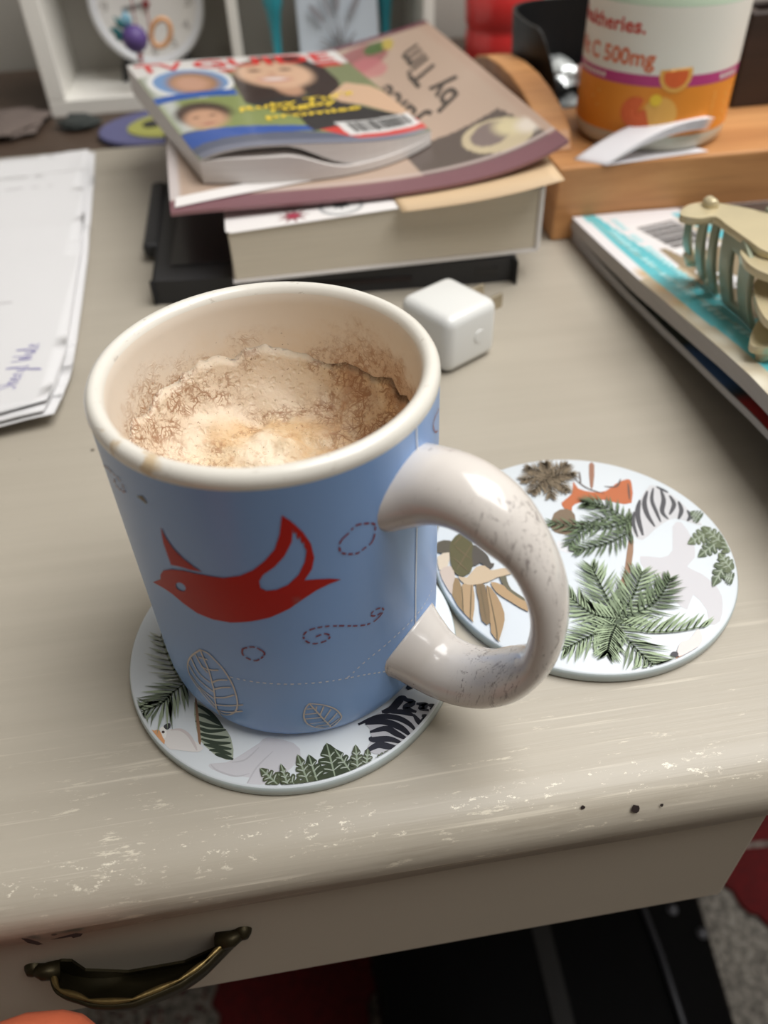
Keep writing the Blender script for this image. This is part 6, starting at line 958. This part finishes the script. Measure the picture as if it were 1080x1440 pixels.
lab_ = on_jar('label', band(7.9, 10.95), m_lw, .025); on_jar('label_band', band(7.38, 7.9), m_lp, .03); on_jar('label_base', band(4.95, 7.4), m_lo, .02)
on_jar('brand_print', text2('Healtheries.', (-6.0, 9.75), (-.85, 9.75), (-6.0, 10.4)), m_lr, .045)
on_jar('dose_print', text2('Vit C 500mg', (-5.7, 8.3), (-.15, 8.3), (-5.7, 9.05)), m_ln, .045)
for a0_, n_ in ((-5.2, 8), (3.6, 5)): on_jar('band_print', join(*[ribbon([(a0_ + .32 * i, 7.63), (a0_ + .32 * i + .2, 7.63)], .2) for i in range(n_)]), m_lw, .05)
ci = lambda cx, cz, r, a0=0, a1=360, n=18: [(cx + r * math.cos(math.radians(a0 + (a1 - a0) * i / n)), cz + r * math.sin(math.radians(a0 + (a1 - a0) * i / n))) for i in range(n + 1)]
m_s1 = mat('orange_rind_print', (240, 182, 92), .45, .05); m_s2 = mat('orange_flesh_print', (228, 104, 52), .45, .1, 200); m_s3 = mat('yellow_print', (246, 206, 60), .45, .05)
on_jar('fruit_print', fill(ci(1.0, 7.95, .82, 165, 385), (), .3), m_s1, .05); on_jar('fruit_print', fill(ci(1.0, 7.93, .6, 165, 385), (), .3), m_s2, .06)
on_jar('fruit_print', fill(ci(-.75, 6.1, .75, 60, 260), (), .3), m_s2, .045); on_jar('fruit_print', fill(ci(.5, 6.0, .9), (), .3), m_s1, .035); on_jar('fruit_print', fill(ci(.2, 6.75, .3), (), .2), m_s3, .055)
on_jar('fruit_print', fill(ci(-.1, 5.6, .7, 100, 300), (), .3), m_s2, .06)
on_jar('small_print', join(*[ribbon([(3.4, 6.9 - .22 * i), (4.9 - .2 * (i % 2), 6.9 - .22 * i)], .09) for i in range(8)]), m_s1, .045)
on_jar('small_print', join(*[ribbon([(-4.9, 6.8 - .35 * i), (-3.0 - .4 * (i % 2), 6.8 - .35 * i)], .12) for i in range(3)]), m_s1, .045)
on_jar('small_print', ribbon([(.0, 5.25), (2.2, 5.25)], .14), m_s1, .045)

# folded leaflet
lf = thing('leaflet', (20, 43, 4), 'folded white paper leaflet lying open in front of the vitamin jar', 'leaflet')
m_leaf = mat('white_leaflet_paper', (236, 234, 238), .7, .02, 15)
def leaf_sheet(u, v, lift):
    # u along the fold (front to back), v from the fold at the left to the open right end
    x0, y0, x1, y1 = 16.6, 43.2, 18.0, 41.95
    ax, ay = x0 + (x1 - x0) * u, y0 + (y1 - y0) * u
    bx_, by_ = 22.9 + 1.0 * u, 43.9 - 1.4 * u
    return (ax + (bx_ - ax) * v, ay + (by_ - ay) * v, 4.03 + lift * (1 - (1 - v) ** 1.6) + .25 * math.sin(v * math.pi) * (lift > .5))
for i, l in enumerate((1.72, 1.58, 1.46, 1.34, 1.22)):
    Vl, Fl, _ = slab(lambda u, v: leaf_sheet(u, v * (.99 - .01 * i), l), lambda u, v: (lambda p: (p[0], p[1], p[2] - .03))(leaf_sheet(u, v * (.99 - .01 * i), l)), 6, 20)
    mk('page', Vl, Fl, m_leaf, lf, smooth=True)
Vl, Fl, _ = slab(lambda u, v: leaf_sheet(u, v, .05), lambda u, v: (lambda p: (p[0], p[1], p[2] - .03))(leaf_sheet(u, v, .05)), 6, 16)
mk('page', Vl, Fl, m_leaf, lf, smooth=True)

# black desk bin with scooped front
m_bin = mat('black_plastic_bin', (14, 14, 16), .45, .1, 100)
bn = thing('desk_bin', (20.2, 56.8, .6), 'black plastic bin with scooped front holding silver wrappers', 'bin')
V, Fc = [], []; NB = 56; BX, BY, RX, RY = 21.2, 57.0, 4.0, 4.9
def rimz(a):
    d = (math.degrees(a) + 84 + 180) % 360 - 180     # scoop looks to the front
    return .9 + (7.0 if abs(d) > 72 else 7.0 - 4.9 * min(1, 1.5 * (0.5 + .5 * math.cos(d / 72 * math.pi))))
for lv in range(2):
    k = len(V)
    for t in (0, .25, .5, .75, 1):
        for i in range(NB):
            a = 2 * math.pi * i / NB; s = (1 - .05 * lv) * (.92 + .08 * t); z = .65 + .1 * lv + (rimz(a) - .65 - .1 * lv) * t
            V.append((BX + RX * s * abs(math.cos(a)) ** .7 * math.copysign(1, math.cos(a)), BY + RY * s * abs(math.sin(a)) ** .7 * math.copysign(1, math.sin(a)), z))
    for j in range(4):
        for i in range(NB): f = (k + j * NB + i, k + j * NB + (i + 1) % NB, k + (j + 1) * NB + (i + 1) % NB, k + (j + 1) * NB + i); Fc.append(f if lv == 0 else f[::-1])
for i in range(NB): Fc.append((4 * NB + i, 4 * NB + (i + 1) % NB, 9 * NB + (i + 1) % NB, 9 * NB + i))
Fc += [tuple(range(NB))[::-1], tuple(5 * NB + i for i in range(NB))]
mk('bin_body', V, Fc, m_bin, bn, smooth=False)
m_foil = mat('silver_wrapper', (186, 190, 190), .3, .25, 60, .5, metal=.6); m_foil2 = mat('printed_wrapper', (150, 120, 112), .4, .5, 45, .3)
def crumple(name, c, r, mt, label, seed, group=None):
    bm = bmesh.new(); bmesh.ops.create_icosphere(bm, subdivisions=3, radius=1)
    V = []
    for v in bm.verts:
        k = 1 + .35 * mno.noise(v.co * 1.7 + Vector((seed, 0, 0))) + .18 * mno.noise(v.co * 4 + Vector((0, seed, 0)))
        V.append((c[0] + v.co.x * r[0] * k, c[1] + v.co.y * r[1] * k, c[2] + v.co.z * r[2] * k))
    Fc = [tuple(x.index for x in f.verts) for f in bm.faces]; bm.free()
    return tag(mk(name, V, Fc, mt, None, (c[0], c[1], c[2] - r[2])), label, 'wrapper', group or ('wrappers in the black bin' if name == 'wrapper' else 'cloth scraps on the console'))
crumple('wrapper', (21.2, 56.8, 2.2), (2.3, 2.8, 1.15), m_foil, 'crumpled silver wrapper filling the bottom of the black bin', 1)
crumple('wrapper', (20.0, 58.2, 4.3), (1.7, 2.0, .9), m_foil, 'small crumpled silver wrapper against the back of the black bin', 5)
crumple('wrapper', (22.4, 57.0, 4.1), (1.3, 1.7, .7), m_foil2, 'reddish brown wrapper on top of the silver ones in the bin', 9)

m_dk = wood('dark_stained_wood', (44, 32, 28), (58, 42, 36), .5)
bxr = thing('storage_box', (36, 55, 4), 'dark brown wooden box on the pine organiser, right of the vitamin jar', 'box')
bev(mk('box_body', *join(boxv(28.4, 44, 49.0, 49.8, 4.0, 9.0), boxv(28.4, 29.2, 49.8, 51.4, 4.0, 9.0), boxv(43.2, 44, 49.8, 51.4, 4, 9), boxv(28.4, 44, 51.4, 52, 4, 9.0), boxv(29.2, 43.2, 49.8, 51.4, 4, 4.5)), m_dk, bxr), .1)
m_stem = mat('dark_green_pen', (52, 78, 70), .4, .1)
tag(mk('pen', *sweep([(30.6, 50.6, 4.55), (31.2, 51.0, 9.0), (31.9, 51.6, 14)], [.3, .3, .25], 10), m_stem, None, (30.6, 50.6, 4.5), smooth=True), 'dark green pen standing up in the dark brown box', 'pen')

# ================================================================== BEHIND THE DESK
m_con = wood('dark_brown_console', (66, 52, 42), (84, 68, 56), .5)
con = thing('console_table', (0, 78, -75), 'dark brown low console table between the desk and the back wall', 'table')
bev(mk('table_top', *boxv(-70, 70, 65.0, 91, -3.0, -.8), m_con, con), .2)
for lx in (-66, 62):
    for ly in (66.5, 86): mk('leg', *boxv(lx, lx + 4, ly, ly + 4, -75, -3), m_con, con)

m_shelf = mat('white_shelf_paint', (238, 235, 228), .45, .03, 12)
sf = thing('display_shelf', (-.6, 79, -.8), 'white two compartment display shelf standing behind the desk', 'shelf')
SY0, SY1, SX0, SX1, SZ1 = 75, 84, -16.7, 15.35, 17
bev(mk('bottom_board', *boxv(SX0, SX1, SY0, SY1, -.8, .45), m_shelf, sf), .08)
bev(mk('top_board', *boxv(SX0, SX1, SY0, SY1, SZ1 - 1.2, SZ1), m_shelf, sf), .08)
bev(mk('side_board', *boxv(SX0, SX0 + 1.4, SY0, SY1, .45, SZ1 - 1.2), m_shelf, sf), .08)
bev(mk('side_board', *boxv(SX1 - .9, SX1, SY0, SY1, .45, SZ1 - 1.2), m_shelf, sf), .08)
bev(mk('divider', *boxv(-1.3, -.5, SY0, SY1, .45, SZ1 - 1.2), m_shelf, sf), .06)
mk('back_board', *boxv(SX0 + .4, SX1 - .4, SY1 - .6, SY1, .45, SZ1 - 1.2), mat('grey_white_backing', (176, 172, 164), .6, .05, 10), sf)

# alarm clock
m_ck = mat('white_clock_plastic', (242, 244, 248), .3, .02); m_face = mat('white_clock_face', (246, 244, 240), .5, .02); m_gr = mat('grey_clock_ink', (150, 148, 146), .5, .05)
KX, KY, KZ, KR = -7.75, 78.4, 6.15, 4.55
ck = thing('alarm_clock', (KX, 79.5, .45), 'round white alarm clock on black feet in the left shelf compartment', 'clock')
mk('clock_case', *lathe([(0, 2.6), (KR - .5, 2.6), (KR, 2.0), (KR + .05, .4), (KR - .15, 0), (KR - .5, -.05), (KR - .65, .25)], (KX, KY, KZ), 56, 'y'), m_ck, ck, smooth=True)
ckf = mk('clock_face', *lathe([(0, .28), (KR - .6, .28), (KR - .6, .5), (0, .5)], (KX, KY, KZ), 56, 'y'), m_face, ck)
fp = lambda r, a: (KX + r * math.sin(math.radians(a)), KZ + r * math.cos(math.radians(a)))
def flat_face(name, vf, mt, d=.25): return mk(name, [(a, KY + d, b) for a, b in vf[0]], [f[::-1] for f in vf[1]], mt, ckf)
nums = []
for h in range(1, 13):
    x, z = fp(KR - 1.25, h * 30); s = str(h); w = .55 * len(s); nums.append(text2(s, (x - w / 2, z - .35), (x + w / 2, z - .35), (x - w / 2, z + .35)))
nums += [ribbon([fp(KR - .85, a), fp(KR - .7, a)], .08) for a in range(0, 360, 30)]
flat_face('numerals', join(*nums), mat('pale_grey_numerals', (196, 192, 188), .5, .02), .26)
flat_face('hour_hand', ribbon([fp(.3, 80), fp(2.0, 262)], .3), m_gr, .2); flat_face('minute_hand', ribbon([fp(.4, 180), fp(3.0, 2)], .22), m_gr, .18); flat_face('second_hand', ribbon([fp(.8, 0), fp(3.2, 181)], .08), mat('red_clock_hand', (196, 96, 96), .5, .02), .15)
mk('hub', *lathe([(0, -.15), (.25, -.1), (.28, .2)], (KX, KY + .1, KZ), 16, 'y'), mat('red_hub', (150, 60, 62), .4, .02), ck)
for s in (-1, 1): mk('foot', *sweep([(KX + s * 2.2, KY + 1.0, KZ - 3.85), (KX + s * 2.75, KY + .8, KZ - 4.8), (KX + s * 3.05, KY + .7, .47)], [.5, .42, .2], 10), m_blk2, ck, smooth=True)

# hanging bead ornament in front of the clock
orn = thing('bead_ornament', (-8.7, 75.6, 4.0), 'purple bead ornament with teal leaves on red cord before the clock', 'ornament')
m_pu = mat('purple_bead', (92, 70, 132), .5, .1, 40); m_te = mat('teal_felt_leaf', (34, 104, 108), .7, .15, 40); m_tb = mat('light_blue_leaf', (130, 178, 200), .7, .1, 40); m_rc = mat('red_cord', (188, 82, 92), .7, .1); m_or = mat('orange_ring', (220, 164, 116), .5, .08)
OX, OY, OZ = -8.8, 75.3, 4.45
mk('bead', *lathe([(0, -1.02), (.45, -.92), (.8, -.62), (.98, -.2), (1.0, .15), (.85, .55), (.5, .88), (0, 1.0)], (OX, OY, OZ), 28), m_pu, orn, smooth=True)
mk('cord', *join(sweep([(OX + .45, OY, SZ1 - 1.25), (OX + .4, OY, 9), (OX + .3, OY, 5.4)], .05, 8), sweep([(OX + .1, OY, 3.5), (OX + .12, OY - .02, 2.6)], .1, 8)), m_rc, orn, smooth=True)
mk('small_bead', *join(lathe([(0, -.28), (.22, -.15), (.22, .15), (0, .28)], (OX + .12, OY, 3.2), 12), lathe([(0, -.22), (.2, -.1), (.2, .1), (0, .22)], (OX + .12, OY, 2.6), 12)), mat('red_small_bead', (196, 70, 76), .5, .05), orn, smooth=True)
for (dx, dz, l, mt) in ((-1.0, .45, 1.1, m_te), (-.75, .95, 1.2, m_te), (-.2, 1.05, 1.2, m_tb), (-1.15, .15, .7, m_te), (-.45, 1.15, 1.0, m_tb)):
    d = Vector((dx, 0, dz)).normalized(); p0 = Vector((OX, OY, OZ)) + d * .85
    mk('leaf', *sweep([p0, p0 + d * l * .5, p0 + d * l], [.12, .32, .03], 8), mt, orn, smooth=True)
rg = [(OX + 2.1 + .95 * math.cos(a) * .8 + .25 * math.sin(a), OY - .1, OZ + .3 + .95 * math.sin(a)) for a in np.linspace(0, 2 * math.pi, 29)]
mk('ring', *sweep(rg, .2, 8, flat=(0, 1, 0), cap=False), m_or, orn, smooth=True)
mk('ring_cord', *sweep([(OX + .95, OY, OZ + .1), (OX + 1.2, OY, OZ)], .05, 6), m_rc, orn)

# small print on a canvas and teal candlesticks in the right compartment
m_teal = mat('teal_ceramic', (46, 146, 160), .35, .08, 40, coat=.2)
for i, (tx, ty, lab) in enumerate(((2.45, 78.2, 'teal candlestick in the shelf, left of the feather picture'), (11.9, 79.0, 'teal candlestick in the shelf, right of the feather picture'))):
    tag(mk('candlestick', *lathe([(0, 0), (1.0, 0), (1.0, .25), (.45, .6), (.34, 1.4), (.42, 3.2), (.6, 4.6), (.85, 5.4), (.62, 6.2), (.55, 8), (.8, 9.2), (.5, 9.4), (0, 9.4)], (tx, ty, .45), 24), m_teal, None, (tx, ty, .45), smooth=True), lab, 'candlestick', 'teal candlesticks')
pic = thing('picture', (7.4, 77.4, .45), 'small pale blue picture of grey feathery grass in the shelf', 'picture')
tilt = lambda v: (v[0], v[1] + (v[2] - .45) * .12, v[2])
bev(mk('canvas', *xf(boxv(4.3, 11.0, 76.6, 77.3, .5, 10.5), tilt), mat('pale_blue_canvas', (198, 208, 218), .6, .03, 30), pic), .06)
V, Fc, ink = [], [], []; rr = random.Random(9)
def addr(line, w, c):
    k = len(V); V2, F2 = ribbon(smooth_line(line, 5), w, True); V.extend(V2); Fc.extend([tuple(i + k for i in f) for f in F2]); ink.extend([c] * len(F2))
for i in range(46):
    a = rr.uniform(-1.25, 1.25); l = rr.uniform(1.0, 2.4); gcol = rr.uniform(.16, .42)
    addr([(7.7, 1.6), (7.7 + math.sin(a) * l * .6, 1.6 + math.cos(a) * l * .6), (7.7 + math.sin(a * 1.25) * l, 1.6 + math.cos(a * 1.2) * l)], .14, (gcol, gcol, gcol * 1.05))
for tip, wd in (((5.3, 5.6), .5), ((7.6, 7.4), .55), ((9.6, 6.4), .5), ((6.4, 6.6), .3)):
    m0 = (7.6 + (tip[0] - 7.6) * .5, 3.6 + (tip[1] - 3.6) * .4); addr([(7.6, 2.4), m0], .1, (.3, .3, .32)); addr([m0, ((m0[0] + tip[0]) / 2, (m0[1] + tip[1]) / 2), tip], wd, (.32, .32, .35))
fixn(mk('grass_print', [tilt((a, 76.57 - .0004 * i, b)) for i, (a, b) in enumerate(V)], Fc, m_bp, pic, ink=ink))

# red tub against the wall
m_redp = mat('translucent_red_plastic', (200, 48, 48), .3, .12, 30, coat=.3)
rt = thing('red_tub', (23.2, 82, -.8), 'ribbed red plastic tub on the console by the wall', 'tub')
mk('tub_body', *lathe([(0, 0), (3.2, 0), (3.35, .3), (3.4, 2.2), (3.3, 2.4), (3.3, 2.9), (3.45, 3.1), (3.5, 5.4), (3.38, 5.6), (3.38, 6.0), (3.5, 6.2), (3.55, 9), (0, 9)], (23.3, 82.5, -.8), 48), m_redp, rt, smooth=True)
mk('lid', *lathe([(3.62, 8.9), (3.68, 9.0), (3.68, 9.8), (3.5, 10), (0, 10)], (23.3, 82.5, -.8), 48), mat('dark_red_lid', (140, 26, 30), .4, .05), rt, smooth=True)

# flat pouch and odds on the console, seen beyond the desk
m_pv = mat('indigo_felt', (88, 88, 124), .8, .1, 80, .2); m_ol = mat('olive_green_felt', (150, 150, 78), .8, .1, 80, .2)
po = thing('felt_pouch', (-8.5, 70, -.8), 'flat indigo and olive felt pouch with black oval, beyond the desk edge', 'pouch')
ov = lambda cx, cy_, a, b, rot=0., n=32: [(cx + a * math.cos(t) * math.cos(rot) - b * math.sin(t) * math.sin(rot), cy_ + a * math.cos(t) * math.sin(rot) + b * math.sin(t) * math.cos(rot)) for t in np.linspace(0, 2 * math.pi, n, endpoint=False)]
bev(fixn(mk('pouch_body', *prism(ov(-6.8, 69.6, 5.6, 4.3, .25), -.78, -.3), m_pv, po)), .15)
mk('olive_patch', *prism(ov(-6.2, 69.2, 3.9, 3.0, .25), -.3, -.2), m_ol, po)
mk('black_oval', *prism(ov(-8.1, 69.3, .85, .75, .9), -.2, -.12), m_blk, po)
crumple('cloth_scrap', (-14.2, 72.0, -.35), (1.6, 1.5, .4), mat('charcoal_cloth', (50, 54, 52), .9, .3, 60), 'small charcoal cloth scrap on the console below the shelf corner', 13)['category'] = 'cloth'
crumple('cloth_scrap', (-19.5, 73.0, -.3), (2.8, 3.4, .4), mat('taupe_cloth', (104, 92, 86), .9, .2, 60), 'crumpled taupe cloth on the console beyond the white papers', 17)['category'] = 'cloth'

# ================================================================== UNDER AND BEFORE THE DESK
def pile(name, a, b):
    g = NT(name); c = g.mix(g.step(g.noise(160, detail=5, rough=.7), .35, .65), a, b); g.L(c, g.b.inputs['Base Color']); g.b.inputs['Roughness'].default_value = .95
    g.bump(g.noise(420, detail=4, rough=.7), .8, .004); return g.m
m_rg, m_rr = pile('grey_shaggy_pile', (84, 79, 74), (164, 158, 148)), pile('red_shaggy_pile', (78, 3, 6), (104, 6, 10))
rug = thing('rug', (5, 25, -75), 'shaggy grey rug with large red patches on the floor under the desk', 'rug')
mk('rug_field', *prism([(-78, -58), (75, -58), (75, 63.5), (-78, 63.5)], -75, -73.6), m_rg, rug)
def wav(poly, s): return [(a + .35 * math.sin(b * 2 + s) + .2 * math.sin(b * 5), b + .35 * math.sin(a * 2.2 + s)) for a, b in densify(poly, 1.0)]
for P_r in ([(-15.6, 5), (-15.8, 32), (-14, 57), (4, 57), (1.2, 32), (-.4, 26), (-2.4, 22.5), (-6, 5)], [(39.5, 33.5), (43.2, 27.6), (52, 18), (74, 12), (74, 57), (44, 57), (41.5, 45)]):
    fixn(mk('red_patch', *prism(wav(P_r, 1), -73.6, -73.0), m_rr, rug))
mk('red_fleck', *join(*[prism(ov(rag.uniform(-30, -16.5), rag.uniform(22, 40), rag.uniform(.1, .28), rag.uniform(.1, .22), 0, 7), -73.6, -73.3) for _ in range(170)]), m_rr, rug)['kind'] = 'stuff'
mk('pale_seam', *prism([(41.5, 36.2), (60, 34.5), (60, 35.1), (41.5, 36.7)], -73.0, -72.9), m_rg, rug)

m_bag = mat('black_leather_bag', (3, 3, 4), .7, .3, 60, .2, spec=.1)
bag = thing('bag', (14, 25, -72.9), 'black leather bag standing on the rug beneath the drawer', 'bag')
bo = [(.6, 6), (26.0, 6), (28.6, 26), (29.2, 42), (.2, 42), (0.6, 24)]
V, Fc = [], []; bo2 = smooth_loop(densify(bo, 6), 2); nb = len(bo2); mxb, myb = 14.2, 24
for z, s in ((-72.9, .94), (-70, 1.0), (-60, 1.01), (-53, 1.0), (-50.8, .985), (-50.0, .95), (-49.8, .5)):
    for a, b in bo2: V.append((mxb + (a - mxb) * s, myb + (b - myb) * s, z + .4 * mno.noise((a * .2, b * .2, z * .1)) * (z > -72)))
for j in range(6):
    for i in range(nb): Fc.append((j * nb + i, j * nb + (i + 1) % nb, (j + 1) * nb + (i + 1) % nb, (j + 1) * nb + i))
Fc += [tuple(range(nb))[::-1], tuple(6 * nb + i for i in range(nb))]
mk('bag_body', V, Fc, m_bag, bag, smooth=True)
mk('strap', *xf(grid(lambda u, v: (14.9 + (u - .5) * 1.5 - 1.3 * (1 - v), 7 + 30 * v, -49.55 + .5 * math.sin(v * 6) * .3), 2, 14), lambda v: v), mat('dark_grey_webbing', (26, 25, 25), .8, .2, 120, .3), bag).modifiers.new('solid', 'SOLIDIFY').thickness = .002
mk('piping', *sweep([(23.1, 38, -49.7), (23.0, 28, -49.6), (23.0, 20, -49.6), (22.4, 8, -49.7)], .25, 8), mat('blue_black_piping', (36, 38, 46), .4, .1), bag, smooth=True)
for a, b in ((25.4, 23.2), (27.0, 21.1)): mk('rivet', *lathe([(.5, 0), (.42, .3), (0, .4)], (a, b, -50.1), 16), mat('steel_rivet', (110, 112, 120), .35, .05, metal=.8), bag, smooth=True)

m_arm = mat('orange_upholstery', (180, 88, 56), .7, .08, 200, .2)
chr_ = thing('chair', (-30, -12, -75), 'chair with orange padded armrest, its pad just showing at lower left', 'chair')
ap = [(-6.6, 6.0, -3.45), (-7.6, 6.2, -3.3), (-9.2, 6.2, -2.95), (-15, 4, -2.5), (-20, -2, -2.1), (-25, -10, -2.2), (-27, -16, -2.6)]
mk('armrest', *sweep(smooth_line(ap, 4), [1.6 * math.sin(min(1, (i + .4) / 5) * math.pi / 2) for i in range(24)] + [1.3], 18), m_arm, chr_, smooth=True)
mk('arm_post', *sweep([(-24, -8, -3.2), (-25, -10, -15), (-27, -12, -32)], 1.1, 12), m_blk2, chr_, smooth=True)
bev(mk('seat', *boxv(-62, -24, -42, -4, -36, -29), m_arm, chr_), 2.0, 4)
mk('pedestal', *join(lathe([(2.2, -71.5), (2.2, -36)], (-43, -23, 0), 20, close=True), *[sweep([(-43, -23, -71.5), (-43 + 24 * math.cos(a), -23 + 24 * math.sin(a), -72.4)], [1.6, 1.1], 10) for a in np.linspace(0, 6.2832, 6)[:-1]]), m_blk2, chr_, smooth=True)
